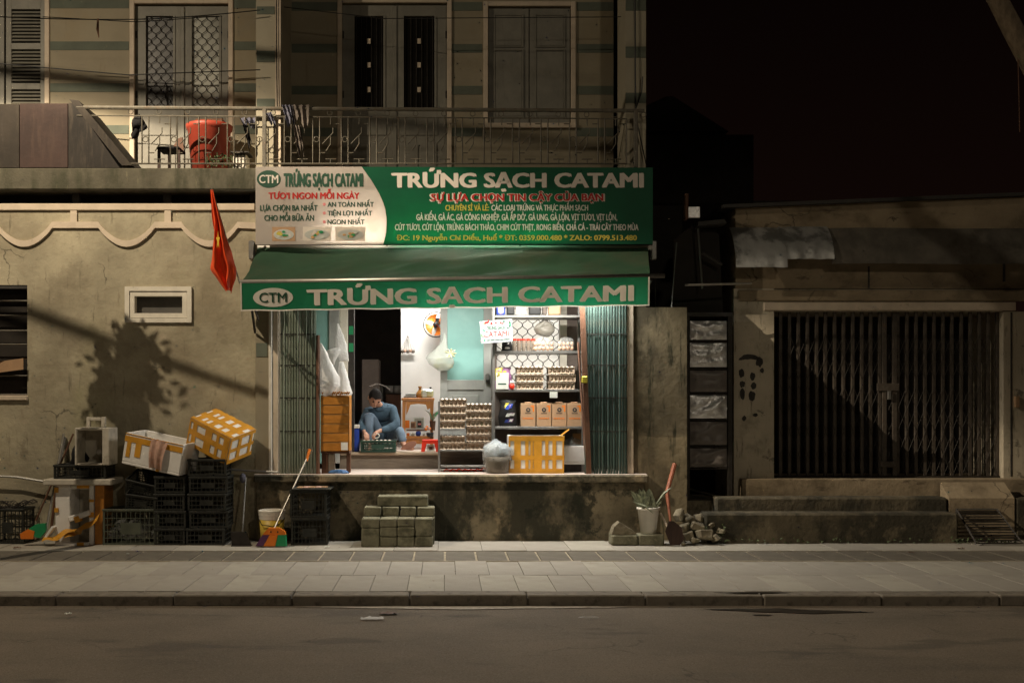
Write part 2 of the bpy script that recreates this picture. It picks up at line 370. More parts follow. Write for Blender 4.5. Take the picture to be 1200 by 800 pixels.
m_block = mat('mossy_concrete_block', (.19, .18, .12), .92, .25, 6, bump=.5, bscale=40, stains=[((.06, .06, .035), 5, .48, .66, .75, None), ((.30, .28, .18), 12, .6, .72, .5, None)])
m_stone = mat('rubble_stone', (.20, .17, .115), .92, .3, 5, bump=.6, bscale=25, stains=[((.07, .07, .035), 6, .5, .68, .7, None)])
m_leaf = mat('pot_plant_leaf', (.25, .27, .18), .5, .45, 30, bump=.1, trans=.15)
m_leaf_t = mat('tree_leaf', (.05, .085, .03), .55, .3, 3, bump=0, trans=.2)
m_bark = mat('tree_bark', (.17, .13, .085), .95, .3, 8, bump=.8, bscale=20, stretch=(3, 3, 1))
m_leafg = mat('ground_weed_leaf', (.06, .08, .03), .7, .3, 9, bump=0)
m_roofm = mat('galvanised_sheet', (.46, .46, .44), .45, .2, 3, metal=.5, bump=.2, stains=[((.10, .10, .09), 2.4, .47, .6, .75, None)])
m_gutter = mat('old_lead_gutter', (.15, .135, .11), .75, .3, 3, metal=.2, bump=.4, stains=[((.19, .165, .13), 2.8, .52, .7, .6, (1, 1, 2)), ((.035, .027, .018), 2, .5, .7, .6, None)])
m_rwall = mat('right_ochre_plaster', (.29, .23, .15), .92, .18, 1.6, cracks=(1.5, .014, .8), bump=.4, bscale=14, stains=[
    ((.10, .075, .045), 1.4, .46, .68, .75, (1, 1, 1.4)), ((.05, .035, .022), 3, .58, .7, .7, (1, 1, 3)), ((.38, .32, .22), 2.4, .6, .75, .5, None)])
m_rpillar = mat('grey_pillar_plaster', (.52, .46, .35), .9, .12, 2.2, bump=.25, stains=[((.20, .17, .12), 2.4, .5, .7, .6, None), ((.10, .085, .06), 5, .55, .68, .7, STR), ((.10, .09, .07), 3.5, .60, .66, .7, (1,1,1.5))])
m_soot = mat('soot_stencil_paint', (.055, .05, .045), .95, .3, 9, bump=.1)
m_skin = mat('skin', (.48, .26, .175), .55, .06, 12, bump=.03)
m_hair = mat('black_hair', (.010, .008, .007), .75, .3, 40, bump=.3, bscale=120, spec=.15)
m_sweater = mat('slate_blue_sweater', (.050, .088, .125), .9, .15, 10, bump=.3, bscale=60)
m_jeans = mat('blue_jeans', (.13, .185, .25), .85, .22, 7, bump=.25, bscale=80)
m_sandal = mat('brown_sandal', (.24, .11, .07), .6, .12, 10, bump=.1)
m_black = mat('black_plastic', (.012, .012, .012), .4, .1, 8, bump=.02)
m_amber = mat('amber_bottle', (.30, .13, .03), .15, .1, 8, bump=.02, spec=.6)
m_oil = mat('pale_oil_bottle', (.52, .52, .30), .15, .1, 8, bump=.02, spec=.6)
m_orange = mat('orange_plastic', (.72, .19, .02), .4, .05, 8, bump=.02)
m_purple = mat('purple_plastic', (.10, .035, .10), .4, .05, 8, bump=.02)
m_greenp = mat('green_plastic', (.02, .26, .10), .4, .05, 8, bump=.02)
m_gold = mat('gold_sachet', (.42, .36, .04), .3, .2, 20, metal=.3, bump=.3)
m_violet = mat('violet_sachet', (.26, .11, .24), .35, .3, 25, bump=.3)
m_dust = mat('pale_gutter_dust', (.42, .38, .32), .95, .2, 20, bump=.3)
m_wet = mat('oily_stain', (.03, .025, .019), .35, .3, 4, bump=.1)
m_tubelit = mat('lit_fluorescent_tube', (.9, .9, .88), .4, 0, 5, bump=0, glow=(1, .96, .88), strength=32)
m_lamplit = mat('lit_street_lamp_glass', (.9, .8, .6), .4, 0, 5, bump=0, glow=WARM, strength=14)

def text(s, x0, x1, z0, h, y, m, parent, slope=0, bold=.022, name='lettering', shear=0, inv=None):
    thick = max(0, bold)*1.7; bold = 0
    for p_, q_ in (('Ơ', 'O’'), ('Ợ', 'Ọ’'), ('Ở', 'Ỏ’')): s = s.replace(p_, q_)      # the horned O of the built-in font fills in
    c = bpy.data.curves.new('t', 'FONT'); c.body = s; c.offset = bold; c.resolution_u = 3
    o = bpy.data.objects.new('t', c); COL.objects.link(o); bpy.context.view_layer.update()
    dg = bpy.context.evaluated_depsgraph_get(); me = bpy.data.meshes.new_from_object(o.evaluated_get(dg))
    bpy.data.objects.remove(o); bpy.data.curves.remove(c)
    xs = [v.co.x for v in me.vertices]; a, b = min(xs), max(xs); k = h/.70
    org = V((0, 0, 0)); q = parent
    while q is not None: org = org+q.location; q = q.parent
    for v in me.vertices:
        xx = x0+(v.co.x-a)/(b-a)*(x1-x0); zz = z0+v.co.y*k
        v.co = V((xx+shear*v.co.y*k, y(xx, zz+slope*(xx-x0)) if callable(y) else y, zz+slope*(xx-x0)))-org
    kx = min(1, (x1-x0)/(b-a)/k)
    if thick:
        b_ = MB(); base = [v.co.copy() for v in me.vertices]; fs = [tuple(p.vertices) for p in me.polygons]
        for i, (dx, dz) in enumerate(((0, 0), (-1, .4), (1, -.4), (-.6, -.6), (.6, .6))): b_.add([v+V((dx*thick*h*kx, -.00012*i, dz*thick*h*.7)) for v in base], fs)
        me = b_.mesh(name, m)
    else: me.materials.append(m); me.update()
    return raw(name, me, parent)
def ellipse(cx, cz, rx, rz, y, m, parent, name, n=28, th=.003, slope=0):
    return MB().prism([(cx+rx*math.cos(2*math.pi*k/n), cz+rz*math.sin(2*math.pi*k/n)+slope*rx*math.cos(2*math.pi*k/n)) for k in range(n)], y, y+th).build(name, m, parent)
# ================================================================== SETTING
def struct(o): return tag(o, kind='structure')
KY0, KY1 = -3.435, -3.25      # kerb front / back
struct(MB().box(-150, 150, -150, 150, -.30, -.10).build('ground', m_joint))
struct(MB().grid(lambda u, v: (-90+180*u, -40+(40+KY0+.01)*v, -.085), 4, 4).build('road', m_asphalt, org=(0, 0, 0)))
kerb = struct(MB().box(-90, 90, KY0+.02, KY1-.005, -.098, -.03).build('kerb', m_joint, org=(0, 0, 0)))
kb = None; x = X(67, -3.4)-.94*6
for i in range(22):
    dz = random.uniform(-.004, .003)
    if kb is None:
        kb = MB().box(.004, .934, KY0, KY1, -.09, .0, .009).build('kerb_stone', m_kerb, kerb)
        kb.location = (x, 0, dz)
    else: inst(kb, kerb, (x, random.uniform(-.006, .006), dz))
    x += .94
side = struct(MB().box(-90, 90, KY1+.0, 1.0, -.11, -.035).build('sidewalk', m_joint, org=(0, 0, 0)))
# main slabs
proto = {}
def slab(w_, d_, x, y, m, nm='paving_slab', z=0):
    key = (w_, d_, m.name)
    if key not in proto:
        o = MB().box(.0018, w_-.0018, .0012, d_-.0012, -.05, 0, .002).build(nm, m, side, org=(0, 0, 0)); proto[key] = o; o.location = (x, y, z)
    else: inst(proto[key], side, (x, y, z), (random.uniform(-.003, .003), random.uniform(-.004, .004), 0))
for r, (y0, dd) in enumerate([(-3.25, .82), (-2.43, .80)]):
    x = -6.4+.1*r
    while x < 8.2:
        slab(.305, dd, x, y0, random.choice([m_pave, m_pave, m_pave2]), z=random.uniform(-.002, .002)); x += .305
MB().box(-6.4, 8.4, -1.63, -1.60, -.05, .004).build('edging_strip', m_grout, side)
MB().box(-6.4, 8.4, -1.597, -.87, -.05, -.012).build('mortar_bed', m_grout, side)
x = -6.5
while x < 8.2:
    slab(.29, .64, x+.012, -1.57, m_pave_dk, 'band_tile', z=random.uniform(-.003, .002)); x += .31
x = -6.5
while x < 8.2:
    slab(.46, .86, x, -.865, m_pave2 if random.random() < .5 else m_pave, 'back_slab', z=random.uniform(-.002, .002)); x += .46
# pale dust line and oily stains in the gutter
def blot(name, pts, z, m, seed=0, amp=.3):
    ring = []
    for i, (a, b) in enumerate(pts): ring.append((a, b))
    out = []
    n = len(ring)
    for i in range(n):
        a, b = V((*ring[i], 0)), V((*ring[(i+1) % n], 0))
        for k in range(6):
            p = a.lerp(b, k/6); d = noise.noise(p*4+V((seed, 0, 0)))*amp*.2
            out.append((p.x+noise.noise(p*6+V((0, seed, 9)))*amp*.1, p.y+d*.5))
    o = MB().prismz(out, z-.002, z).build(name, m); return struct(o)
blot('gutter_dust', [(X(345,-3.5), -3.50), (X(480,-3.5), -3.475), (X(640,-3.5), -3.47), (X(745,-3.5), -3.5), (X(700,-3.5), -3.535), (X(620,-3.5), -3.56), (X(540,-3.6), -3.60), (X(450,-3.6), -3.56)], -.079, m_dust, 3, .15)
blot('oil_stain', [(X(825,-3.6), -3.60), (X(900,-3.6), -3.57), (X(1000,-3.7), -3.68), (X(1022,-3.7), -3.71), (X(960,-3.8), -3.76), (X(930,-3.8), -3.75), (X(860,-3.7), -3.66)], -.079, m_wet, 5, .35)
blot('oil_stain', [(X(885,-3.8), -3.80), (X(905,-3.8), -3.82), (X(900,-3.85), -3.85), (X(880,-3.8), -3.83)], -.079, m_wet, 8, .2)
blot('kerb_stain', [(X(835,-3.3), -3.33), (X(900,-3.3), -3.31), (X(925,-3.3), -3.33), (X(880,-3.35), -3.38)], .006, m_wet, 8, .2)

# ================================================================== THE HOUSE
house = thing('two_storey_house', 'two storey shop house with striped cream upper wall over an open lit shop', 'house', (X(420), 0, 0))
def P(mb, name, m, par=None, **k): return mb.build(name, m, par or house, **k)
XL = X(-170)
def wall_holes(x0, x1, z0, z1, y0, y1, holes):
    b = MB(); xs = sorted({x0, x1, *[h[0] for h in holes], *[h[1] for h in holes]}); zs = sorted({z0, z1, *[h[2] for h in holes], *[h[3] for h in holes]})
    for i in range(len(xs)-1):
        for j in range(len(zs)-1):
            cx, cz = (xs[i]+xs[i+1])/2, (zs[j]+zs[j+1])/2
            if any(h[0] < cx < h[1] and h[2] < cz < h[3] for h in holes): continue
            for y in (y0, y1): b.add([(xs[i], y, zs[j]), (xs[i+1], y, zs[j]), (xs[i+1], y, zs[j+1]), (xs[i], y, zs[j+1])], [(0, 1, 2, 3)])
    for h in holes+[(x0, x1, z0, z1)]:
        b.add([(h[0], y0, h[2]), (h[0], y1, h[2]), (h[0], y1, h[3]), (h[0], y0, h[3])], [(0, 1, 2, 3)])
        b.add([(h[1], y0, h[2]), (h[1], y1, h[2]), (h[1], y1, h[3]), (h[1], y0, h[3])], [(0, 1, 2, 3)])
        b.add([(h[0], y0, h[2]), (h[0], y1, h[2]), (h[1], y1, h[2]), (h[1], y0, h[2])], [(0, 1, 2, 3)])
        b.add([(h[0], y0, h[3]), (h[0], y1, h[3]), (h[1], y1, h[3]), (h[1], y0, h[3])], [(0, 1, 2, 3)])
    return b
w1 = (X(-70), X(32), Z(468), Z(335)); w2 = (X(152), X(220), Z(373), Z(341))
P(wall_holes(XL, X(300), -.2, Z(240), 0, .2, [w1, w2]), 'side_wall', m_plaster)
# parapet band and little posts, scalloped moulding
P(MB().box(XL, X(299), -.03, .2, Z(247), Z(239), .006), 'parapet_band', m_trim)
for px in (-22, 87, 197): P(MB().box(X(px)-.036, X(px)+.036, -.024, .0, Z(264), Z(247)-.002), 'moulding_post', m_trim)
for px in (-22, 87, 194, 296): P(MB().box(X(px)-.04, X(px)+.04, .05, .12, Z(239), Z(222)), 'gap_post', m_dkgrey)
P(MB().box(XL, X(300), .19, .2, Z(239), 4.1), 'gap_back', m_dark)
def scallop():
    c = []
    for x0 in (-81, 32+0, 146.5, 262):      # bowls centred
        pass
    pts = []
    for cx in (-85, 29, 149, 246):
        hw = 33
        for k in range(13):
            t = -1+2*k/12
            pts.append((cx+hw*t, 264+22*max(0, math.cos(math.pi*t/2))**.85))
    pts.append((300, 265))
    b = MB()
    for i in range(len(pts)-1):
        (a, za), (c_, zc) = pts[i], pts[i+1]
        d = V((c_-a, 0, zc-za)); n = V((-d.z, 0, d.x)).normalized() if d.length else V((0, 0, 1))
        q = []
        for (u, vv) in ((a, za), (c_, zc)): q.append((u, vv))
        hw = 3.6
        P0 = [(X(a), Z(za-hw)), (X(c_), Z(zc-hw)), (X(c_), Z(zc+hw)), (X(a), Z(za+hw))]
        b.prism(P0, -.03, 0)
    return b
P(scallop(), 'scalloped_moulding', m_trim)
# barred window, far left
win = P(MB().box(w1[0], w1[1], .16, .18, w1[2], w1[3]), 'barred_window', m_dark)
for py in (352, 369, 387, 403, 440, 462): P(MB().tube([(w1[0], .05, Z(py)), (w1[1], .05, Z(py))], .009), 'bar', m_railp, win)
P(MB().box(w1[0], w1[1]+.01, -.04, .14, Z(469), Z(463), .008), 'sill', m_trim, win)
P(MB().box(w1[0], w1[1], .0, .06, w1[3]-.03, w1[3]+.01), 'lintel_strip', m_dkgrey, win)
# small white window
fr = MB(); a0, a1, c0, c1 = X(147), X(225), Z(378), Z(336)
for k, (q, yy) in enumerate(((0, -.03), (.055, -.018))):
    i0, i1, j0, j1 = a0+q, a1-q, c0+q, c1-q; t = .05
    fr.prism([(i0, j1), (i1, j1), (i1-t, j1-t), (i0+t, j1-t)], yy, .1); fr.prism([(i0, j0), (i1, j0), (i1-t, j0+t), (i0+t, j0+t)], yy, .1)
    fr.prism([(i0, j0), (i0, j1), (i0+t, j1-t), (i0+t, j0+t)], yy, .1); fr.prism([(i1, j0), (i1, j1), (i1-t, j1-t), (i1-t, j0+t)], yy, .1)
sw = P(MB().box(w2[0], w2[1], .08, .09, w2[2], w2[3]), 'small_window', m_greyglass)
P(fr, 'frame', m_white_wood, sw)

# shop bay: pillars, lintel, side walls, plinth, floors
P(MB().box(X(300)+.001, X(327), -.04, .93, -.2, Z(197)), 'left_pillar', m_cream)
P(MB().box(X(316), X(320), -.075, -.041, .56, Z(292), .008), 'drain_pipe', m_whitep)
P(MB().box(X(321), X(327), -.06, -.041, Z(556), Z(292), .006), 'door_jamb', m_trim)
for (pa, pb) in ((402, 418), ): P(MB().box(X(301), X(314), -.047, -.041, Z(pb), Z(pa)), 'painted_band', m_band)
P(MB().box(X(735), X(805), .0, .93, -.2, Z(360)), 'right_pillar', m_plaster_dk)
P(MB().box(X(735), X(757), .0, .93, Z(360)+.001, Z(197)), 'right_pillar_top', m_plaster_dk)
P(MB().box(X(735)-.001, X(742), -.03, -.0, Z(556), Z(292), .005), 'door_jamb', m_trim)
P(MB().box(X(327)+.001, X(735)-.001, -.02, .14, Z(290), Z(200)), 'lintel', m_trim)
P(MB().box(X(327)+.002, X(735)-.002, .141, 5.5, Z(286)+.1, Z(286)+.2), 'shop_ceiling', m_wall_in)
FL = .733
P(MB().box(X(300), X(757), -.16, .05, FL-.085, FL, .015), 'floor_ledge', m_plinth)
P(MB().box(X(303), X(752), -.10, .05, -.2, FL-.086), 'plinth', m_plinth)
P(MB().box(X(327), X(735), .051, .93, FL-.08, FL-.001), 'shop_floor', m_floor_in)
P(MB().box(X(300), X(757)-.01, -.145, .0, FL-.0, FL+.004), 'ledge_screed', m_floor_in)
ys = .93
P(MB().box(X(398, ys), X(516, ys), ys-.03, ys+.3, .932-.035, .932, .008), 'step_tread', m_wood_pale)
P(MB().box(X(398, ys), X(516, ys), ys, ys+.1, FL, .932-.036), 'step_riser', m_riser)
P(MB().box(X(300), X(735)+.5, ys+.301, 6, .85, .931), 'hall_floor', m_floor_in)
# alcove back wall with two window openings (right part) and left return
P(wall_holes(X(577, ys), X(735)+.0, FL-.1, 3.45, ys, ys+.12, [(X(582, ys), X(656, ys), Z(456, ys), Z(346, ys))]), 'alcove_wall', m_wall_br)
P(MB().box(X(656, ys), X(664, ys), ys-.03, ys+.01, Z(456, ys), 3.4), 'window_post', m_white_wood)
lw = P(MB().box(X(582, ys), X(656, ys), ys+.07, ys+.08, Z(456, ys), Z(346, ys)), 'lattice_window', m_lattice_glass)
def ogee(x0, x1, z0, z1, p, y, r, m, par, name='lattice_grille', amp=.30):
    b = MB(); k = 0; x = x0
    while x < x1-.01:
        for sgn in (-1, 1):
            pts = []; z = z0; n = int((z1-z0)/(p/8))
            for i in range(n+1):
                zz = z0+(z1-z0)*i/n; t = math.sin(2*math.pi*zz/(p*1.25)+sgn*0)
                off = p*(.25+amp*.85*math.copysign(abs(t)**.6, t)*.95)*sgn+p*.5
                xx = min(max(x+off, x0), x1); pts.append((xx, y, zz))
            b.tube(pts, r, 4, False)
        x += p
    return P(b, name, m, par)
ogee(X(582, ys), X(656, ys), Z(456, ys), Z(346, ys), .125, ys+.03, .0045, m_iron, lw)
P(MB().box(X(327)-.1, X(327)+.0, .94, 5.9, .8, 3.45), 'hall_left_wall', m_wall_br)
P(MB().box(X(735), X(735)+.1, .94, 5.9, .8, 3.45), 'hall_right_wall', m_wall_br)
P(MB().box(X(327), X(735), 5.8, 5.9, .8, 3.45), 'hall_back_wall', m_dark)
# left: teal leaf, grey frame, white jamb, dark post
def leaf(x0, x1, z0, z1, y, glass_z0, par, panel=True):
    fw = .085
    P(MB().box(x0, x0+fw, y, y+.045, z0, z1, .004), 'stile', m_door_in, par); P(MB().box(x1-fw-.03, x1, y, y+.045, z0, z1, .004), 'stile', m_door_in, par)
    for a, c in ((z0, z0+.10), (glass_z0-.12, glass_z0), (z1-.1, z1)): P(MB().box(x0+fw, x1-fw-.03, y+.003, y+.042, a, c, .004), 'rail', m_door_in, par)
    P(MB().box(x0+fw, x1-fw-.03, y+.015, y+.02, glass_z0, z1-.1), 'teal_panel', m_teal, par)
    P(MB().box(x0+fw, x1-fw-.03, y+.02, y+.03, z0+.1, glass_z0-.12), 'lower_panel', m_door_in, par)
    P(MB().box(x0+fw+.06, x1-fw-.09, y+.005, y+.0195, z0+.16, glass_z0-.18, .008), 'raised_field', m_door_in, par)
dr = thing('panelled_door', 'grey door leaf with a teal upper panel behind the egg rack', 'door', (X(547, ys), ys-.10, .80)) 
leaf(X(516, ys-.1), X(578, ys-.1), .80, 3.2, ys-.10, Z(445, ys-.1), dr)
P(MB().box(X(569, .8), X(573.5, .8), .78, .83, Z(449, .8), Z(438, .8), .006), 'lock_plate', m_metal, dr)
P(MB().ball((X(571, .8), .77, Z(446, .8)), .02), 'knob', m_iron, dr, smooth=True)
dl = thing('panelled_door', 'narrow sliver of teal panelled door leaf behind the hanging white bags', 'door', (X(378, ys), ys-.06, .80))
P(MB().box(X(369, ys), X(386, ys), ys-.06, ys-.02, .8, 3.2), 'teal_panel', m_teal, dl)
P(MB().box(X(386, ys), X(398.5, ys), ys-.08, ys-.02, .8, 3.2, .006), 'stile', m_door_in, dl)
P(MB().box(X(398.5, ys)+.002, X(408, ys), ys-.06, ys+.1, .932, 3.3, .006), 'white_jamb', m_white_wood)
P(MB().box(X(408, ys)+.002, X(415, ys), ys-.02, ys+.1, .932, 3.3), 'dark_post', m_iron)
P(MB().box(X(409, .9), X(414, .9), .9, .908, Z(392, .9), Z(382, .9)), 'green_sticker', m_greenp); P(MB().box(X(409, .9), X(414, .9), .9, .908, Z(412, .9), Z(402, .9)), 'green_sticker', m_greenp)
yw = 2.3
P(MB().box(X(470, yw), X(560, yw), yw, yw+.12, .932, 3.45), 'white_wall', m_wall_in)
P(MB().box(X(415, 3.2), X(470, 3.2), 3.2, 3.3, Z(420, 3.2)*0+.932, .933), 'passage_sill', m_dark)
# upper storey
UY = .85; UF = 4.12; UT = 6.9
P(MB().box(XL, X(757), -.15, UY, Z(222, -.15), Z(197, -.15), .01), 'balcony_slab', m_slab)
P(MB().box(XL, X(757), UY+.001, 4, Z(222, -.15), Z(197, -.15)), 'upper_floor', m_slab)
def H(a, b_, c, d): return (X(a, UY), X(b_, UY), Z(d, UY), Z(c, UY))
holes = [H(-60, 53, -4, 122.), H(158, 268, 5, 216), H(401, 524, 4, 216), H(572, 669, 8, 145)]
P(wall_holes(XL, X(722, UY), UF, UT, UY, UY+.15, holes), 'upper_wall', m_cream)
P(MB().box(XL, X(757), -.0, 4.2, UT, UT+.12), 'roof_slab', m_slab)
P(MB().box(X(300), X(328), 0, UY, UF, UT), 'front_column', m_cream2)
P(MB().box(X(733), X(757), 0, UY, UF, UT), 'front_column', m_cream2)
P(MB().box(X(722, UY), X(733), UY-.3, UY+.15, UF, UT), 'column_return', m_cream)
P(MB().box(X(323), X(328)+.012, -.02, -.001, UF, UT), 'column_edge', m_trim)
for (pa, pb) in ((0, 10), (49, 59), (98, 108), (147, 157), (-49, -39)):
    for (xa, xb) in ((59, 151), (274, 300), (342, 396), (529, 565), (676, 721)):
        d = 0 if xa < 300 else 3
        P(MB().box(X(xa, UY), X(xb, UY), UY-.006, UY-.001, Z(pb+d, UY), Z(pa+d, UY)), 'painted_band', m_band)
for (pa, pb) in ((8, 17), (60, 73), (116, 125)): P(MB().box(X(301), X(322), -.006, -.001, Z(pb), Z(pa)), 'painted_band', m_band)
for (pa, pb) in ((0, 13), (55, 68), (109, 121)): P(MB().box(X(733), X(757), -.006, -.001, Z(pb), Z(pa)), 'painted_band', m_band)
def frame_(a, b_, c, d, par, th=5.5, m=None):
    m = m or m_trim; y0, y1 = UY-.03, UY+.02
    P(MB().box(X(a-th, UY), X(a, UY), y0, y1, Z(d, UY), Z(c-th, UY), .006), 'frame', m, par); P(MB().box(X(b_, UY), X(b_+th, UY), y0, y1, Z(d, UY), Z(c-th, UY), .006), 'frame', m, par)
    P(MB().box(X(a, UY), X(b_, UY), y0+.002, y1, Z(c, UY), Z(c-th, UY), .006), 'frame', m, par)
def glazed(a, b_, c, d, gl, name, mats, grille):
    root = P(MB().box(X(a, UY), X(b_, UY), UY+.10, UY+.11, Z(d, UY), Z(c, UY)), name, m_dark)
    frame_(a, b_, c, d, root)
    yf = UY+.04
    mid = (a+b_)/2
    for s, (g0, g1) in enumerate(gl):
        L0, L1 = (a, mid-.7) if s == 0 else (mid+.7, b_)
        T, B = c+1, 216
        gt, gb = 17.5, 125
        P(wall_holes(X(L0, UY), X(L1, UY), UF, Z(T, UY), yf, yf+.04, [(X(g0, UY), X(g1, UY), Z(gb, UY), Z(gt, UY))]), 'leaf', m_door, root)
        P(MB().box(X(g0, UY), X(g1, UY), yf+.03, yf+.035, Z(gb, UY), Z(gt, UY)), 'pane', mats[s], root)
        for q in ((g0-2.5, g0), (g1, g1+2.5)): P(MB().box(X(q[0], UY), X(q[1], UY), yf-.012, yf, Z(gb, UY), Z(gt, UY)), 'bead', m_door, root)
        # lower panels behind the railing
        P(MB().box(X(g0-4, UY), X(g1+4, UY), yf-.012, yf-.001, Z(158, UY), Z(137, UY), .008), 'raised_panel', m_door, root)
        w_ = (g1-g0+8)/2
        for q in (0, 1): P(MB().box(X(g0-4+q*w_+(1 if q else 0), UY), X(g0-4+(q+1)*w_-1, UY), yf-.012, yf-.001, Z(200, UY), Z(168, UY), .008), 'raised_panel', m_door, root)
        if grille == 'ogee': ogee(X(g0, UY), X(g1, UY), Z(gb, UY), Z(gt, UY), .115, yf+.012, .0042, m_iron, root)
        else:
            n = 6
            for k in range(n):
                xx = X(g0+2+(g1-g0-4)*k/(n-1), UY); P(MB().tube([(xx, yf+.012, Z(gb, UY)), (xx, yf+.012, Z(gt, UY))], .005, 4), 'grille_bar', m_iron, root)
            for q in (47, 75, 104): P(MB().box(X((g0+g1)/2-2, UY), X((g0+g1)/2+2, UY), yf+.0, yf+.008, Z(q+3, UY), Z(q-3, UY)), 'grille_badge', m_trim, root)
    P(MB().box(X(mid-2.5, UY), X(mid+2.5, UY), yf-.02, yf-.001, UF, Z(c+2, UY), .006), 'meeting_stile', m_door, root)
    for q in (40, 110):
        for xx in (a+1, b_-1): P(MB().tube([(X(xx, UY), yf-.012, Z(q+4, UY)), (X(xx, UY), yf-.012, Z(q-4, UY))], .01, 5), 'hinge', m_iron, root)
    return root
glazed(158, 268, 5, 216, ((170, 202), (224, 256)), 'balcony_door', (m_greyglass, m_paleglass), 'ogee')
glazed(401, 524, 4, 216, ((415, 449), (473, 509)), 'balcony_door', (m_darkglass, m_darkglass), 'bars')
# solid shutters
sh = P(MB().box(X(572, UY), X(669, UY), UY+.10, UY+.11, Z(145, UY), Z(8, UY)), 'shutter_window', m_dark)
frame_(572, 669, 8, 150, sh); P(MB().box(X(566, UY), X(675, UY), UY-.05, UY+.02, Z(151, UY), Z(145.2, UY), .006), 'sill', m_trim, sh)
for (L0, L1) in ((572.5, 620), (621, 668.5)):
    P(MB().box(X(L0, UY), X(L1, UY), UY+.03, UY+.06, Z(144, UY), Z(9, UY), .004), 'shutter_leaf', m_door, sh)
    for (t, b_) in ((18, 53), (59, 136)):
        x0, x1, z0, z1 = X(L0+8, UY), X(L1-8, UY), Z(b_, UY), Z(t, UY)
        P(MB().box(x0, x1, UY+.018, UY+.0295, z0, z1, .009), 'raised_panel', m_door, sh)
        e = MB(); t_ = .012
        e.box(x0-t_*1.6, x0-.001, UY+.012, UY+.0295, z0-.02, z1+.02, .004); e.box(x1+.001, x1+t_*1.6, UY+.012, UY+.0295, z0-.02, z1+.02, .004)
        e.box(x0, x1, UY+.012, UY+.0295, z1+.002, z1+.02, .004); e.box(x0, x1, UY+.012, UY+.0295, z0-.02, z0-.002, .004)
        P(e, 'panel_moulding', m_door, sh)
# louvred shutters, top left
lv = P(MB().box(X(-60, UY), X(53, UY), UY+.10, UY+.11, Z(122, UY), Z(-4, UY)), 'louvred_window', m_dark)
frame_(-60, 53, -4, 122, lv)
for (L0, L1) in ((-60, 4), (6, 53)):
    for a in (L0, L1-6.5): P(MB().box(X(a, UY), X(a+6.5, UY), UY+.02, UY+.06, Z(122, UY), Z(-3, UY), .004), 'stile', m_door, lv)
    for (t, b_) in ((-3, 10), (50, 57), (97, 104)): P(MB().box(X(L0+6.5, UY), X(L1-6.5, UY), UY+.022, UY+.058, Z(b_, UY), Z(t, UY)), 'rail', m_door, lv)
    sl = None
    for (t, b_) in ((11, 49), (58, 96), (105, 121)):
        q = t+2
        while q < b_-1:
            z = Z(q, UY)
            if sl is None:
                m_ = MB(); m_.T = M.Rotation(R(40), 4, 'X'); m_.box(X(L0+6.5, UY), X(L1-6.5, UY), -.022, .022, -.004, .004); m_.T = None
                sl = m_.build('louvre_slat', m_door, lv, org=(0, 0, 0)); sl.data.transform(M.Translation(V((house.location.x, 0, 0)))); sl.location = (-house.location.x, UY+.045, z)
                base_x = sl.location.x
            else: inst(sl, lv, (base_x, UY+.045, z))
            q += 4.1

# ------------------------------------------------------------------ balcony railing
rl = thing('balcony_railing', 'thin pale metal railing with paired bars along the upper balcony', 'railing', (X(430), -.12, UF))
RY = -.12
P(MB().tube([(X(90, RY), RY, Z(126, RY)), (X(755, RY), RY, Z(130, RY))], .022, 8), 'top_rail', m_railp, rl)
def zt(px): return Z(126+4*(px-90)/665, RY)
P(MB().tube([(X(90, RY), RY, zt(90)-.09), (X(735, RY), RY, zt(735)-.09)], .008, 5), 'upper_bar', m_railp, rl)
P(MB().tube([(X(150, RY), RY, Z(192, RY)), (X(735, RY), RY, Z(192, RY))], .01, 5), 'bottom_rail', m_railp, rl)
px = 133; k = 0
while px < 735:
    for q in (0, 8):
        if px+q < 735 and not 118 < px+q < 150: P(MB().tube([(X(px+q, RY), RY, Z(192, RY)), (X(px+q, RY), RY, zt(px)-.09)], .0075, 4), 'baluster', m_railp, rl)
    x0 = X(px+8, RY); x1 = X(px+33, RY)
    if px > 140 and px < 705:
        b = MB(); r = .006; zb = Z(192, RY)
        b.tube([(x0+.12, RY, zb), (x0+.12, RY, zb+.05)], r, 4); b.tube([(x0+.06, RY, zb+.05), (x0+.18, RY, zb+.05)], r, 4)
        b.tube([(x0, RY, zb+.12), (x0+.06, RY, zb+.12)], r, 4); b.tube([(x1-.06, RY, zb+.44), (x1, RY, zb+.44)], r, 4)
        b.tube([(x0+.03, RY, zb+.22), (x1-.09, RY, zb+.34), (x1-.09, RY, zb+.40)], r, 4)
        b.tube([(x0+.07, RY, zb+.14), (x0+.12, RY, zb+.22), (x0+.12, RY, zb+.30)], r, 4)
        b.tube([(x0+.12, RY, zt(px)-.09), (x0+.12, RY, zt(px)-.17)], r, 4)
        P(b, 'ornament', m_railp, rl)
        b = MB(); cx, cz = (X(px, RY)+X(px+8, RY))/2, zb+.27
        b.tube([(cx+.03*math.cos(t*math.pi/5), RY, cz+.03*math.sin(t*math.pi/5)) for t in range(11)], .005, 4, False)
        P(b, 'ring', m_railp, rl)
    b = MB(); cx, cz = X(px+20, RY), zt(px)-.045
    b.tube([(cx+.028*math.cos(t*math.pi/5), RY, cz+.028*math.sin(t*math.pi/5)) for t in range(11)], .005, 4, False); P(b, 'ring', m_railp, rl)
    px += 33.4
for q in (310, 745): P(MB().box(X(q, RY)-.022, X(q, RY)+.022, RY-.022, RY+.022, UF, zt(q), .005), 'post', m_railp, rl)

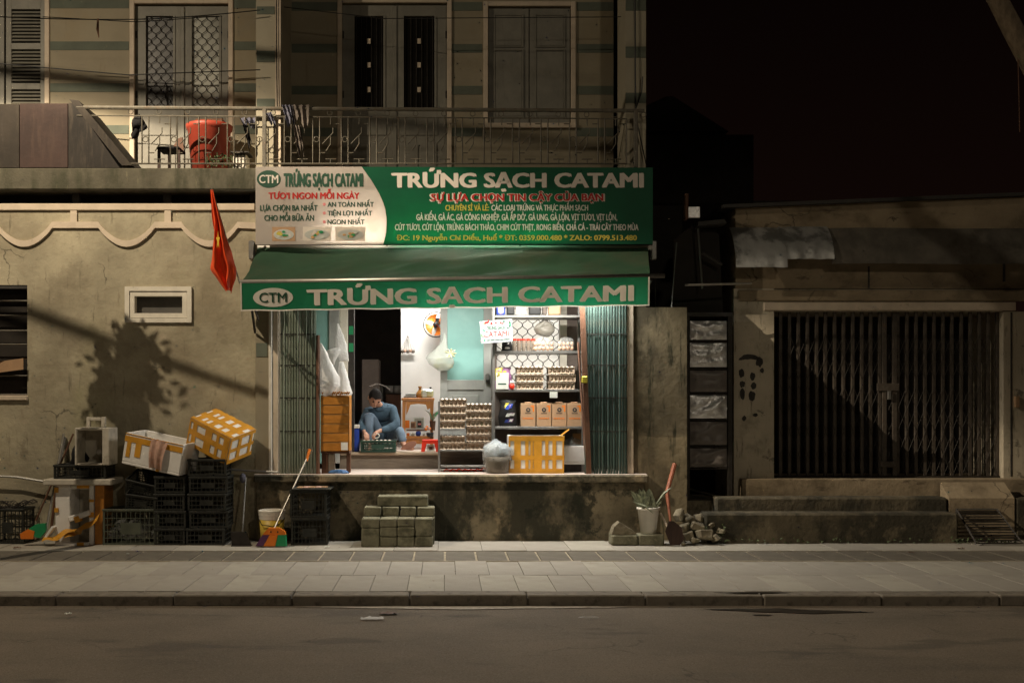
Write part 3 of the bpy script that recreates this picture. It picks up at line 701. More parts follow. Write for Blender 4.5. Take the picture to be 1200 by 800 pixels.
# metal chute cover at the balcony's left end
hood = thing('sheet_metal_cover', 'rusty sheet metal cover with a sloping side at the left end of the balcony', 'metal cover', (X(40), 0, UF))
P(MB().box(X(-120), X(28)-.005, -.12, .6, UF, Z(122, -.12), .004), 'sheet_panel', m_rust, hood); P(MB().box(X(28)+.002, X(84), -.125, .6, UF, Z(121.5, -.12), .004), 'sheet_panel', m_rust_red, hood)
P(MB().prism([(X(84)+.003, UF), (X(84)+.003, Z(124)), (X(91), Z(124)), (X(144), UF)], -.115, .6), 'side_panel', m_hood, hood)
P(MB().prism([(X(86), Z(120.5)), (X(97), Z(122)), (X(159), Z(197)), (X(147), Z(197))], -.14, .62), 'sloping_edge', m_rust, hood)
# ================================================================== SIGN BOARD
SY = -.27; sx = lambda p: X(p, SY); sz = lambda p: Z(p, SY)
sign = thing('sign_board', 'wide green and white printed shop sign board under the balcony railing', 'shop sign', (sx(532), SY, sz(287)))
def arc(n=14): return [(sx(425+28*math.sin(math.pi/2*k/n)**.9 if k < n else 453), sz(195.5+70*(k/n))) for k in range(n+1)]
ar = [(sx(424+29*math.sin(math.pi*.5*min(1, k/12))), sz(195.5+ (64*(k/12)**1.0))) for k in range(13)]+[(sx(452.5), sz(272)), (sx(449), sz(286.5))]
P(MB().prism([(sx(299.5), sz(195.5))]+ar+[(sx(299.5), sz(286.5))], SY, SY+.012), 'white_panel', m_white_print, sign)
P(MB().prism([(sx(765), sz(286.0)), (sx(765), sz(196.5))]+[(a+.002, b) for a, b in ar], SY, SY+.012), 'green_panel', m_green_print, sign)
for q in (453, 610): P(MB().box(sx(q)-.012, sx(q)+.012, SY+.05, SY+.075, sz(287), sz(197)), 'frame_post', m_iron, sign)
for q in (197.5, 223, 285.5): P(MB().box(sx(300), sx(765), SY+.02, SY+.045, sz(q)-.012, sz(q)+.012), 'frame_rail', m_iron, sign)
TY = SY-.004
def T(s, a, b, base, cap, m, **k): return text(s, sx(a), sx(b), sz(base), (base-cap)/sY(SY), TY, m, sign, **k)
ellipse(sx(315), sz(210), 14/sY(SY), 10.3/sY(SY), SY-.003, m_let_green, sign, 'logo_disc')
text('CTM', sx(304), sx(326), sz(214.8), 9.6/sY(SY), SY-.007, m_letter, sign, bold=.02, name='logo_letters')
T('TRỨNG SẠCH CATAMI', 333, 425, 218.5, 203.5, m_let_green, bold=.06)
T('TƯƠI NGON MỖI NGÀY', 315, 421, 233.2, 225.8, m_let_red, bold=.04)
T('LỰA CHỌN BA NHẤT', 305, 372, 247, 240.5, m_let_green, bold=.036)
T('CHO MỖI BỮA ĂN', 310, 368, 258.8, 252.2, m_let_green, bold=.036)
for s, a, b, z_ in (('AN TOÀN NHẤT', 384, 438, 242.5), ('TIỆN LỢI NHẤT', 384, 436, 252.8), ('NGON NHẤT', 384, 427, 263)):
    T(s, a, b, z_, z_-5.6, m_let_green, bold=.036); ellipse(sx(380), sz(z_-3), .018, .018, TY, m_pink, sign, 'bullet', 8)
for (a, b, cols) in ((319, 346, 0), (355, 388, 1), (393, 428, 2)):
    P(MB().box(sx(a), sx(b), SY-.003, SY-.0005, sz(282.5), sz(266)), 'food_picture', [m_card, m_letter, m_letter][cols], sign)
    cx, cz = sx((a+b)/2), sz(275)
    ellipse(cx, cz, (b-a)*.44/sY(SY), .058, SY-.006, m_let_white, sign, 'plate_print', 18)
    rnd = random.Random(a)
    for k in range(9):
        ellipse(cx+rnd.uniform(-.07, .07), cz+rnd.uniform(-.03, .03), rnd.uniform(.012, .028), rnd.uniform(.01, .018), SY-.0065-.0008*k, rnd.choice([m_let_white, m_wood, m_letter, m_greenp, m_card_o, m_let_yel]), sign, 'food_print', 8, .0005)
T('TRỨNG SẠCH CATAMI', 460, 753, 219.5, 203, m_letter, bold=.052)
text('SỰ LỰA CHỌN TIN CẬY CỦA BẠN', sx(504.5), sx(707.5), sz(235.8), 8.6/sY(SY), TY+.001, m_letter, sign, bold=.09, name='lettering_outline')
text('SỰ LỰA CHỌN TIN CẬY CỦA BẠN', sx(505.5), sx(706.5), sz(235.3), 8/sY(SY), TY-.003, m_let_red, sign, bold=.03)
T('CHUYÊN SỈ VÀ LẺ:', 522, 573, 246.8, 240.3, m_let_yel, bold=.036)
T('CÁC LOẠI TRỨNG VÀ THỰC PHẨM SẠCH', 576, 689, 246.8, 240.3, m_let_white, bold=.036)
T('GÀ KIẾN, GÀ ÁC, GÀ CÔNG NGHIỆP, GÀ ẤP DỞ, GÀ UNG, GÀ LỘN, VỊT TƯƠI, VỊT LỘN,', 488, 723, 258.2, 251, m_let_white, bold=.036)
T('CÚT TƯƠI, CÚT LỘN, TRỨNG BÁCH THẢO, CHIM CÚT THỊT, RONG BIỂN, CHẢ CÁ - TRÁI CÂY THEO MÙA', 463, 748, 269.8, 262.8, m_let_white, bold=.036)
T('ĐC: 19 Nguyễn Chí Diểu, Huế * ĐT: 0359.000.480 * ZALO: 0799.513.480', 465, 746, 281.6, 275.6, m_let_yel, bold=.03)
# fluorescent tube mounted behind the sign on the lintel
tb = thing('fluorescent_lamp', 'lit fluorescent tube on the lintel hidden behind the sign board', 'lamp', (X(535), -.06, Z(268)))
P(MB().box(X(470), X(605), -.05, -.021, Z(270), Z(266)), 'batten', m_tubepaint, tb); P(MB().tube([(X(473), -.075, Z(268)), (X(602), -.075, Z(268))], .013, 8), 'tube', m_tubelit, tb)
for (a, b, yy, zz, lab) in ((440, 680, -.22, 2.83, 'lit fluorescent tube on the ceiling just inside the shop front'), ):
    t2 = thing('fluorescent_lamp', lab, 'lamp', (X(540), yy, zz))
    P(MB().box(X(a), X(b), yy-.04, yy+.04, zz+.03, zz+.08), 'batten', m_tubepaint, t2); P(MB().tube([(X(a+3), yy, zz), (X(b-3), yy, zz)], .013, 8), 'tube', m_tubelit, t2)
    for q in (a+12, b-12): P(MB().tube([(X(q), yy, zz+.06), (X(q), -.03, zz+.10)], .008, 4), 'hanger', m_metal, t2)

for (xx, yy, zz, hl, lab) in ((-.3, 1.75, 3.12, .3, 'lit fluorescent tube on the hallway ceiling above the crouching man'), (1.35, 2.2, 2.96, .4, 'lit fluorescent tube in the room behind the lattice window')):
    t3 = thing('fluorescent_lamp', lab, 'lamp', (xx, yy, zz)); P(MB().box(xx-hl, xx+hl, yy-.03, yy+.03, zz+.035, zz+.07), 'batten', m_tubepaint, t3); P(MB().tube([(xx-hl, yy, zz+.018), (xx+hl, yy, zz+.018)], .012, 8), 'tube', m_tubelit, t3)
    P(MB().tube([(xx, yy, zz+.07), (xx, yy, 3.4)], .006, 4), 'hanger', m_metal, t3)
# ================================================================== AWNING
AY0, AY1 = -.10, -.85
ax = lambda p: X(p, AY1); az = lambda p: Z(p, AY1)
aw = thing('roll_out_awning', 'faded green roll out awning with a lettered front valance over the shop', 'awning', (X(530), AY0, Z(292)))
def sheet(u, v):
    x0 = X(305)+(X(757)-X(305))*u; x1 = ax(283)+(ax(762)-ax(283))*u
    xx = x0+(x1-x0)*v; yy = AY0+(AY1-AY0)*v
    zt_ = Z(291); zb_ = az(331.5)+(az(324.5)-az(331.5))*u
    zz = zt_+(zb_-zt_)*v-.035*math.sin(math.pi*v)*(.7+.5*math.sin(u*9))+.030*noise.noise(V((u*7+v*2, v*2.2, 0)))+.012*noise.noise(V((u*26+v*6, v*5, 3)))+.006*math.sin(u*40+v*8)*v
    return (xx, yy, zz)
P(MB().grid(sheet, 120, 24), 'canopy_sheet', m_green_pvc, aw, smooth=True)
SL = (az(325)-az(331.5))/(ax(762)-ax(283))
P(MB().tube([(ax(281), AY1, az(330.5)), (ax(779), AY1, az(323))], .024, 10), 'front_bar', m_alu, aw, smooth=True)
P(MB().tube([(X(304), AY0, Z(291)), (X(762), AY0, Z(291))], .03, 10), 'roller', m_tubepaint, aw, smooth=True)
def vy(x, z):
    u = (x-ax(283))/(ax(762)-ax(283)); v = (az(331)+SL*(x-ax(283))-z)/.25
    return AY1-.02+.012*math.sin(u*17)*v+.03*v+.005*math.sin(u*43+1)*v
def valance(u, v):
    x = ax(282)+(ax(761)-ax(282))*u; z = az(331)+SL*(x-ax(283))-v*.285+.004*math.sin(u*50)*v
    return (x, vy(x, z), z)
P(MB().grid(valance, 90, 6), 'valance', m_green_val, aw, smooth=True)
hem = MB(); hem.grid(lambda u, v: (lambda q: (q[0], q[1]-.004, q[2]+.003-.013*v))(valance(u, 1)), 90, 1); P(hem, 'hem', m_letter, aw)
hem = MB(); hem.grid(lambda u, v: (lambda q: (q[0]+.0, q[1]-.004, q[2]))(valance(0+.003*u, v)), 1, 6); P(hem, 'side_hem', m_letter, aw)
hem = MB(); hem.grid(lambda u, v: (lambda q: (q[0], q[1]-.004, q[2]))(valance(1-.004*u, v)), 1, 6); P(hem, 'side_hem', m_letter, aw)
def onv(b):
    return b
lx, lz = ax(320), az(348.5)
b = MB(); n = 32; b.add([(lx+(23.5/113)*math.cos(2*math.pi*k/n), 0, lz+(11/113)*math.sin(2*math.pi*k/n)+SL*(23.5/113)*math.cos(2*math.pi*k/n)) for k in range(n)], [tuple(range(n))])
b.v = [V((v.x, vy(v.x, v.z)-.005, v.z)) for v in b.v]; P(b, 'logo_disc', m_letter, aw)
text('CTM', ax(304), ax(336), az(354.3), 11.3/113, lambda x, z: vy(x, z)-.009, m_let_green, aw, slope=SL, bold=.012, name='logo_letters')
text('TRỨNG SẠCH CATAMI', ax(361), ax(741), az(357.3), 17.6/113, lambda x, z: vy(x, z)-.009, m_letter, aw, slope=SL, bold=.055)
P(MB().tube([(X(300), -.06, Z(390)), (ax(291), AY1+.02, az(334))], .014, 6), 'arm', m_iron, aw); P(MB().tube([(X(302), -.06, Z(365)), (ax(296), -.5, az(372)), (ax(288), AY1+.02, az(333))], .01, 6), 'arm_brace', m_iron, aw)
P(MB().tube([(X(752), -.03, Z(345)), (ax(764), AY1+.02, az(328))], .014, 6), 'arm', m_iron, aw)
for q in (296, 765): P(MB().box(X(q)-.03, X(q)+.03, -.09, -.0, Z(305), Z(283), .01), 'roller_bracket', m_metal, aw)

# flag hung on a slanting pole from the awning's corner
fl = thing('red_flag', 'limp red flag with a yellow star on a slanting pole beside the awning', 'flag', (X(280), -.3, Z(332)))
t0, t1 = V((X(248, -.62), -.62, Z(221, -.62))), V((X(281, -.20), -.20, Z(332, -.20)))
P(MB().tube([t0, t1], .009, 6), 'pole', m_alu, fl)
FE = [(0, 246.5, 249.5), (.2, 247, 255), (.38, 248, 261), (.6, 246, 268), (.76, 243, 274.5), (.84, 250, 273), (.92, 257, 269), (1, 264, 267)]
def flagfn(u, v):
    for a, b_ in zip(FE, FE[1:]):
        if v <= b_[0]+1e-6: t = (v-a[0])/(b_[0]-a[0]); l_, r_ = a[1]+(b_[1]-a[1])*t, a[2]+(b_[2]-a[2])*t; break
    return (X(l_+(r_-l_)*u, -.62), -.62+.14*v+.055*math.sin(u*12+v*3)*min(1, v*2.5)+.02*math.sin(u*25)*v, Z(222+121*v-7*v*math.sin(u*3.1)*(v > .7)*(v-.7)*3, -.62))
P(MB().grid(lambda u, v: tuple(V(flagfn(u, v))+V((noise.noise(V((u*5, v*6, 1))), noise.noise(V((u*5, v*6, 7)))*2, 0))*.018*min(1, v*2)), 44, 36), 'cloth', m_red_flag, fl, smooth=True)
b = MB(); cx, cz = X(254.5, -.7), Z(281, -.7)
st = []
for k in range(10):
    r_ = .085 if k % 2 == 0 else .034; t = math.pi/2+k*math.pi/5; st.append((cx+r_*.26*math.cos(t), cz+r_*math.sin(t)*1.2))
b.prism(st, -.66, -.655); P(b, 'star', m_yellow, fl)

# ================================================================== FOLDING GATES
def folded_gate(name, label, pa, pb, ptop, pbot, n, m, y=-.03, pbl=None):
    g = thing(name, label, 'gate', (X((pa+pb)/2), y, FL))
    zt_, zb_ = Z(ptop), FL+.006; w_ = (X(pb)-X(pa))/n; first = None
    for k in range(n):
        x = X(pa)+w_*k
        if first is None:
            mb = MB(); mb.box(.002, w_*.62, -.016, .0, 0, zt_-zb_, .003); mb.box(w_*.62, w_*.98, .004, .018, 0, zt_-zb_)
            first = mb.build('slat', m, g, org=(0, 0, 0)); first.data.transform(M.Translation(V(g.location))); first.location = (x-g.location.x, 0, zb_-g.location.z)
        else: inst(first, g, (x-g.location.x, random.uniform(-.012, .012), zb_-g.location.z), (0, 0, random.uniform(-.2, .2)))
    for q in (392, 428, 466, 505):
        if q > ptop: P(MB().box(X(pa), X(pb), y-.024, y-.018, Z(q)-.006, Z(q)+.006), 'rivet_strip', m_iron, g)
    return g
folded_gate('folding_gate', 'folded grey green metal gate at the left side of the shop front', 329, 371, 345, 556, 13, m_gate_g)
g2 = folded_gate('folding_gate', 'folded teal metal gate gathered at the right side of the shop front', 684, 734, 345, 556, 15, m_gate_t, y=-.05)
P(MB().prism([(X(678), Z(350)), (X(684), Z(350)), (X(692), Z(556)), (X(686), Z(556))], -.09, -.05), 'lead_stile', m_wood, g2)
P(MB().box(X(680), X(687), -.13, -.092, Z(449), Z(441), .008), 'padlock', m_gold, g2)
post = MB().tube([(X(373.5), -.06, FL), (X(373.5), -.06, Z(393))], .022, 6).build('wooden_post', m_wood); tag(post, 'dark brown wooden post standing beside the folded left gate', 'post')

# big closed collapsible gate on the right building
GY = .47
gx = lambda p: X(p, GY); gz = lambda p: Z(p, GY)
gate = thing('collapsible_gate', 'wide closed black scissor gate on the right building', 'gate', (gx(1040), GY, gz(558)))
z0, z1 = gz(557), gz(364); first = None; n = 24
for k in range(n+1):
    px_ = 914+(1168-914)*k/n
    if abs(px_-1041) < 4: continue
    if first is None:
        mb = MB(); mb.box(-.016, .016, -.016, .010, 0, z1-z0, .002); mb.box(.018, .026, -.005, .01, 0, z1-z0)
        first = mb.build('upright', m_gate_d, gate, org=(0, 0, 0)); first.data.transform(M.Translation(V(gate.location))); first.location = (gx(px_)-gate.location.x, 0, z0-gate.location.z)
    else: inst(first, gate, (gx(px_)-gate.location.x, random.uniform(-.006, .006), z0-gate.location.z))
for q in (1033, 1045): P(MB().box(gx(q), gx(q+5), GY-.03, GY+.01, z0, z1, .003), 'meeting_stile', m_gate_d, gate)
sc1 = None; pw = gx(1168)/1-gx(914); pw = (gx(1168)-gx(914))/n
for row, q in enumerate((418, 478, 532)):
    zc = gz(q); hh = .26
    for k in range(n):
        xa = gx(914)+pw*k
        if sc1 is None:
            mb = MB(); mb.tube([(0, -.018, -hh), (pw, -.018, 0), (0, -.018, hh)], .0026, 4); mb.tube([(pw, -.024, -hh), (0, -.024, 0), (pw, -.024, hh)], .0026, 4)
            sc1 = mb.build('scissor_link', m_iron, gate, org=(0, 0, 0)); sc1.data.transform(M.Translation(V(gate.location))); sc1.location = (xa-gate.location.x, 0, zc-gate.location.z)
        else: inst(sc1, gate, (xa-gate.location.x, 0, zc-gate.location.z))
P(MB().box(gx(1026), gx(1052), GY-.045, GY-.03, gz(458), gz(449), .003), 'latch_plate', m_gate_d, gate); P(MB().box(gx(1030), gx(1048), GY-.045, GY-.03, gz(547), gz(540), .003), 'latch_plate', m_gate_d, gate)
P(MB().box(gx(1038), gx(1042), GY-.06, GY-.045, gz(468), gz(458), .003), 'padlock', m_metal, gate)
P(MB().box(gx(909), gx(1173), GY-.04, GY+.05, z0-.03, z0-.002), 'bottom_track', m_rust, gate)

# ================================================================== RIGHT BUILDING
BY = .36
bx = lambda p: X(p, BY); bz = lambda p: Z(p, BY)
rb = thing('low_shop_building', 'low ochre plastered building on the right with a closed dark gate', 'building', (bx(1030), BY, 0))
P(MB().box(bx(860), bx(907), BY, 1.2, .0, bz(338)), 'left_pillar', m_rpillar, rb)
P(MB().box(bx(1176), bx(1500), BY, 1.2, .0, bz(365)), 'right_wall', m_rpillar, rb)
P(MB().box(bx(1184), bx(1186), BY-.004, BY-.001, bz(558), bz(366)), 'wall_groove', m_soot, rb)
P(MB().box(bx(907), bx(1176)+.0, BY+.02, 1.2, bz(364.5), bz(338)-.001), 'lintel', m_rpillar, rb)
P(MB().box(bx(864), bx(1205), BY-.035, BY-.001, bz(353), bz(340), .012), 'cornice', m_rwall, rb)
P(MB().box(bx(895), bx(1190), BY-.02, BY+.019, bz(364), bz(354), .008), 'lintel_band', m_trim, rb)
P(MB().prism([(bx(862), bz(338)+.001), (bx(1500), bz(338)+.001), (bx(1500), bz(219)), (bx(862), bz(244))], BY, 1.2), 'upper_wall', m_rwall, rb)
P(MB().prism([(bx(845), bz(245)), (bx(1500), bz(218)), (bx(1500), bz(214)), (bx(845), bz(241))], BY-.08, 1.3), 'roof_coping', m_dkgrey, rb)
P(MB().box(bx(907), bx(1176), 1.19, 1.25, 0, 4), 'gate_back', m_dark, rb)
P(MB().box(bx(1017), bx(1019), BY-.004, BY-.001, bz(338), bz(312)), 'wall_groove', m_soot, rb); P(MB().box(bx(1175), bx(1178), BY-.004, BY-.001, bz(330), bz(300)), 'wall_groove', m_soot, rb)
P(MB().box(bx(866), bx(1500), BY-.12, 1.25, -.2, bz(560), .01), 'foundation', m_rwall, rb)
# soot stencil on the pillar: blotches
rnd = random.Random(5)
for (cx_, cz_, w_, h_, t) in ((878, 421, 14, 3, .3), (890, 424, 5, 6, 0), (869, 437, 4, 5, 0), (882, 441, 4, 5, 0), (870, 450, 4, 4, 0), (883, 452, 4, 4, 0), (870, 461, 4, 7, 0), (881, 464, 5, 6, 0), (872, 490, 3, 3, 0), (885, 486, 4, 2, 0), (893, 434, 3, 3, 0)):
    n_ = 18; pts = []
    for k in range(n_):
        a = 2*math.pi*k/n_; rr = 1+.35*noise.noise(V((math.cos(a)*1.7+cx_, math.sin(a)*1.7, cz_)))
        pts.append((bx(cx_+w_*.8*rr*math.cos(a)), bz(cz_+h_*rr*math.sin(a)-(3 if t else 0)*(1-math.cos(a)**2))))
    P(MB().prism(pts, BY-.003, BY-.0005), 'stencil_mark', m_soot, rb)
# projecting sheet gutter
def slopebox(xa, xb, za, zb, ya, yb, m, name, th=.02):
    P(MB().prismx([(ya, za), (ya-th*.3, za+th), (yb-th, zb+.0), (yb, zb-th)], xa, xb), name, m, rb)
def hoodpiece(pa, pb, pt, pm, pbm, dy, m, name, w_=0):
    b = MB()
    def fn(u, v):
        x = bx(pa)+(bx(pb)-bx(pa))*u
        prof = [(0, pt), (.35, pt+3), (.8, pm), (1, pbm)]
        yy = BY-.03-dy*(math.sin(v*math.pi*.5)**.8); zz = bz(pt+(pbm-pt)*v)+.01*noise.noise(V((u*5+pa, v*3, 1)))
        return (x, yy+.012*noise.noise(V((u*6+pa, v*4, 5))), zz)
    b.grid(fn, 14, 8)
    n0 = len(b.v); b.add([(x.x, x.y+.006, x.z) for x in list(b.v)], list(b.f))
    return P(b, name, m, rb, smooth=True)
hoodpiece(854, 913, 267, 290, 317, .28, m_roofm, 'galvanised_sheet'); hoodpiece(911, 968, 266, 290, 307, .24, m_roofm, 'galvanised_sheet')
hoodpiece(966, 1500, 268, 295, 312, .20, m_gutter, 'lead_gutter')
# steps
st = thing('entrance_steps', 'two long worn concrete steps below the closed dark gate', 'steps', (X(975), -.05, 0))
P(MB().box(X(838), X(1108), -.05, .17, -.1, Z(582), .02), 'upper_step', m_step, st)
P(MB().box(X(826, -.3), X(1122, -.3), -.32, -.051, -.1, Z(601, -.3), .02), 'lower_step', m_step, st)
P(MB().prismx([(-.05, Z(583)), (.17, Z(566)), (.17, -.1), (-.05, -.1)], X(1110), X(1186)), 'ramp_block', m_rwall, st)
P(MB().box(X(1188), X(1420), -.05, .17, -.1, Z(583), .02), 'side_step', m_step, st)
# metal grating ramp
gr = thing('metal_ramp', 'slatted metal ramp leaning from the step down to the pavement at right', 'ramp', (X(1160), -.3, 0))
q0 = V((X(1120, -.05), -.07, Z(596, -.05))); q1 = V((X(1167, -.05), -.07, Z(596, -.05))); q2 = V((X(1143, -.5), -.52, .03)); q3 = V((X(1197, -.5), -.52, .03))
for k in range(14):
    t = k/13; a = q0.lerp(q2, t); b_ = q1.lerp(q3, t); m_ = MB(); m_.box(a.x, b_.x, a.y-.008, a.y+.008, a.z-.006, a.z+.006); P(m_, 'slat', m_metal if k == 0 else m_iron, gr)
P(MB().tube([q0, q2], .012, 4), 'side_bar', m_iron, gr); P(MB().tube([q1, q3], .012, 4), 'side_bar', m_iron, gr); P(MB().tube([q0, (q0.x, q0.y, 0)], .012, 4), 'leg', m_iron, gr)
P(MB().box(bx(1188), bx(1193), BY-.04, BY-.001, bz(477), bz(464), .005), 'switch_box', m_card, rb)

# ================================================================== DARK PASSAGE BETWEEN
P(MB().box(X(805)+.001, X(860), 2.6, 2.7, 0, 4.2), 'passage_end', m_dark)
P(MB().box(X(805)+.001, X(866), .15, 2.6, -.2, .42), 'passage_step', m_plinth)
PYr = .18
rk = thing('pocket_rack', 'tall dark rack holding six plastic covered panels in the gap between the buildings', 'rack', (X(830), PYr, .42))
P(MB().box(X(804, PYr)+.0, X(808, PYr), PYr-.02, PYr+.03, .42, Z(371, PYr), .004), 'upright', m_iron, rk); P(MB().box(X(852.5, PYr), X(858, PYr), PYr-.02, PYr+.03, .42, Z(371, PYr), .004), 'upright', m_iron, rk)
P(MB().box(X(804, PYr), X(858, PYr), PYr-.03, PYr+.03, Z(371, PYr)+.001, Z(366, PYr), .004), 'top_bar', m_dkgrey, rk)
m_mat_pocket = mat('matt_film_pocket', (.17, .15, .135), .42, .2, 4, metal=.1, bump=.25, bscale=8)
for i, (a, b_) in enumerate(((376, 398), (402, 430), (434, 459), (463, 490), (494, 521), (525, 547))):
    yb = PYr-.005
    def fn(u, v, a=a, b_=b_, i=i):
        x = X(808.5, PYr)+(X(851.5, PYr)-X(808.5, PYr))*u; z = Z(b_, PYr)+(Z(a, PYr)-Z(b_, PYr))*v
        e = min(1, 6*min(u, 1-u, v, 1-v))
        return (x, yb-.02*e-(.022 if i not in (2,) else .006)*e*noise.noise(V((u*3.5+i*7, v*3.5, i)))*1.6, z)
    P(MB().grid(fn, 22, 16), 'film_pocket', m_silver if i in (0, 1, 3) else m_mat_pocket, rk, smooth=True)
    P(MB().box(X(808, PYr), X(852, PYr), PYr+.0, PYr+.012, Z(b_, PYr), Z(a, PYr)), 'backing_board', m_dkgrey, rk)
    P(MB().tube([(X(808, PYr), PYr, Z(b_+2, PYr)), (X(852, PYr), PYr, Z(b_+2, PYr))], .01, 5), 'shelf_bar', m_iron, rk)
# black sheet shutter above and its struts
sp = tag(MB().prism([(X(797), Z(364)), (X(857), Z(364)), (X(852), Z(268)), (X(818), Z(258)), (X(797), Z(277))], .35, .39).build('black_sheet_panel', m_dark), 'tall black sheet panel closing the gap above the pocket rack', 'panel')
struts = [((881, 332, -.02), (803, 334, -.1), .013, m_alu, 'pale horizontal strut jutting from the black panel above the rack'), ((818, 268, .2), (823, 338, .2), .012, m_metal, 'upright grey strut in front of the black panel'),
          ((823, 296, .2), (846, 310, .2), .022, m_dkgrey, 'short slanting dark bar on the black panel'), ((793, 284, .1), (786, 372, .1), .008, m_metal, 'thin upright wire rod left of the black panel'), ((768, 325, .1), (768, 372, .1), .005, m_iron, 'thin dark rod beside the awning end')]
for (a, b_, r_, m_, lab) in struts:
    tag(MB().tube([(X(a[0], a[2]), a[2], Z(a[1], a[2])), (X(b_[0], b_[2]), b_[2], Z(b_[1], b_[2]))], r_, 6).build('strut', m_), lab, 'metal bar')
fd = thing('small_reflector_box', 'small crumpled foil faced box on a stub post above the gap', 'box', (X(810), .1, Z(256)))
P(MB().box(X(808), X(822), .06, .1, Z(254), Z(241), .004), 'foil_face', m_silver, fd); P(MB().box(X(804), X(808)-.002, .04, .14, Z(256), Z(226), .004), 'stub_post', m_wood, fd)
P(MB().prism([(X(822), Z(262)), (X(856), Z(259)), (X(853), Z(254)), (X(822), Z(257))], .15, .5), 'eave_sheet', m_dkgrey, rb)

# silhouette house far behind, night
FY = 15; fx = lambda p: X(p, FY); fz = lambda p: Z(p, FY)
fh = thing('dark_gabled_house', 'unlit gabled house standing black against the sky behind the gap', 'house', (fx(800), FY, 0))
P(MB().prism([(fx(700), 0), (fx(883), 0), (fx(883), fz(158)), (fx(846), fz(158)), (fx(700), fz(158))], FY, FY+6), 'wall', m_dark, fh)
P(MB().prism([(fx(690), fz(158)+.01), (fx(850), fz(158)+.01), (fx(786), fz(117)), (fx(778), fz(117))], FY-.3, FY+6.2), 'roof', m_dark, fh)
# ================================================================== SHOP CONTENTS
ordn = ['bottom', 'second from bottom', 'third from bottom', 'fourth from bottom', 'top']
def make_tray(label, egg, eggs=True):
    t = thing('egg_tray', label, 'egg tray', (0, 0, 0), 'stacked egg trays in the shop')
    b = MB(); W = .295; nx, ny = 6, 5; n = 36; my = 24
    def h(x, y): return .022+.021*math.cos(2*math.pi*x*nx)*math.cos(2*math.pi*y*ny)
    b.grid(lambda u, v: ((u-.5)*W, (v-.5)*W*.9, h(u, v)+.036), n, my)
    def hol(u, v): return .036*max(0, math.sin(math.pi*((u*nx) % 1)))**.7*max(0, math.sin(math.pi*min(1, max(0, (v-.22)/.74))))**.6
    for (f_, e_) in ((lambda u, z, o: ((u-.5)*W*1.01, -.5*W*.9-.004-o, z), 0), (lambda u, z, o: (-.5*W*1.01-o, (u-.5)*W*.9, z), 1), (lambda u, z, o: (.5*W*1.01+o, (u-.5)*W*.9, z), 2)):
        b.grid(lambda u, v: f_(u, (1-v)*(.079+.005*math.cos(2*math.pi*u*nx))+v*.002, -hol(u, v)+(.007 if v < .2 else 0)), 60, 10)
    P(b, 'pulp_tray', m_pulp, t, smooth=True)
    if eggs:
        e = MB()
        for i in range(nx):
            for j in range(ny):
                if random.random() < .06: continue
                x, y = ((i+.5)/nx-.5)*W, ((j+.5)/ny-.5)*W*.9
                e.ball((x+random.uniform(-.002, .002), y, .060+random.uniform(-.003, .004)), (.0215, .0215, .0275), 8, 6)
        P(e, 'egg_layer', egg, t, smooth=True)
    return t
tray_w = make_tray('x', m_egg); tray_b = make_tray('x', m_egg_b)
used = {}
def put_tray(src, x, y, z, label):
    if id(src) not in used and used.setdefault(id(src), 1) and True:
        src.location = (x, y, z); src['label'] = label; return src
    return dup(src, (x, y, z), random.uniform(-.04, .04), label)
# steel shelf unit with everything on it
HY_ = .30; hx = lambda p: X(p, HY_); hz = lambda p: Z(p, HY_)
shf = thing('shelf_unit', 'tall grey steel shelf unit loaded with egg trays and packets in the shop', 'shelf', (hx(630), HY_, FL))
shelves = [370.5, 412.5, 457.5, 501]
for q in (578.5, 683): 
    for yy in (HY_, HY_+.36): P(MB().box(hx(q)-.015, hx(q)+.015, yy-.012, yy+.012, FL, hz(345), .003), 'upright', m_metal, shf)
for q in shelves: P(MB().box(hx(580), hx(682), HY_-.01, HY_+.37, hz(q+1.6), hz(q-1.4), .003), 'shelf_board', m_metal, shf)
P(MB().box(hx(580), hx(682), HY_+.375, HY_+.38, FL, hz(459)), 'back_sheet', m_wall_br, shf)
def SZ(i): return hz(shelves[i]-1.4)+.001
for s_, (c_, nm) in enumerate(((621.5, 'left'), (658.5, 'right'))):
    for k in range(3): put_tray(tray_w, hx(c_)+random.uniform(-.006, .006), HY_+.15, SZ(2)+k*.088, f'{ordn[k] if k<2 else "top"} white egg tray in the {nm} stack on the steel shelf unit')
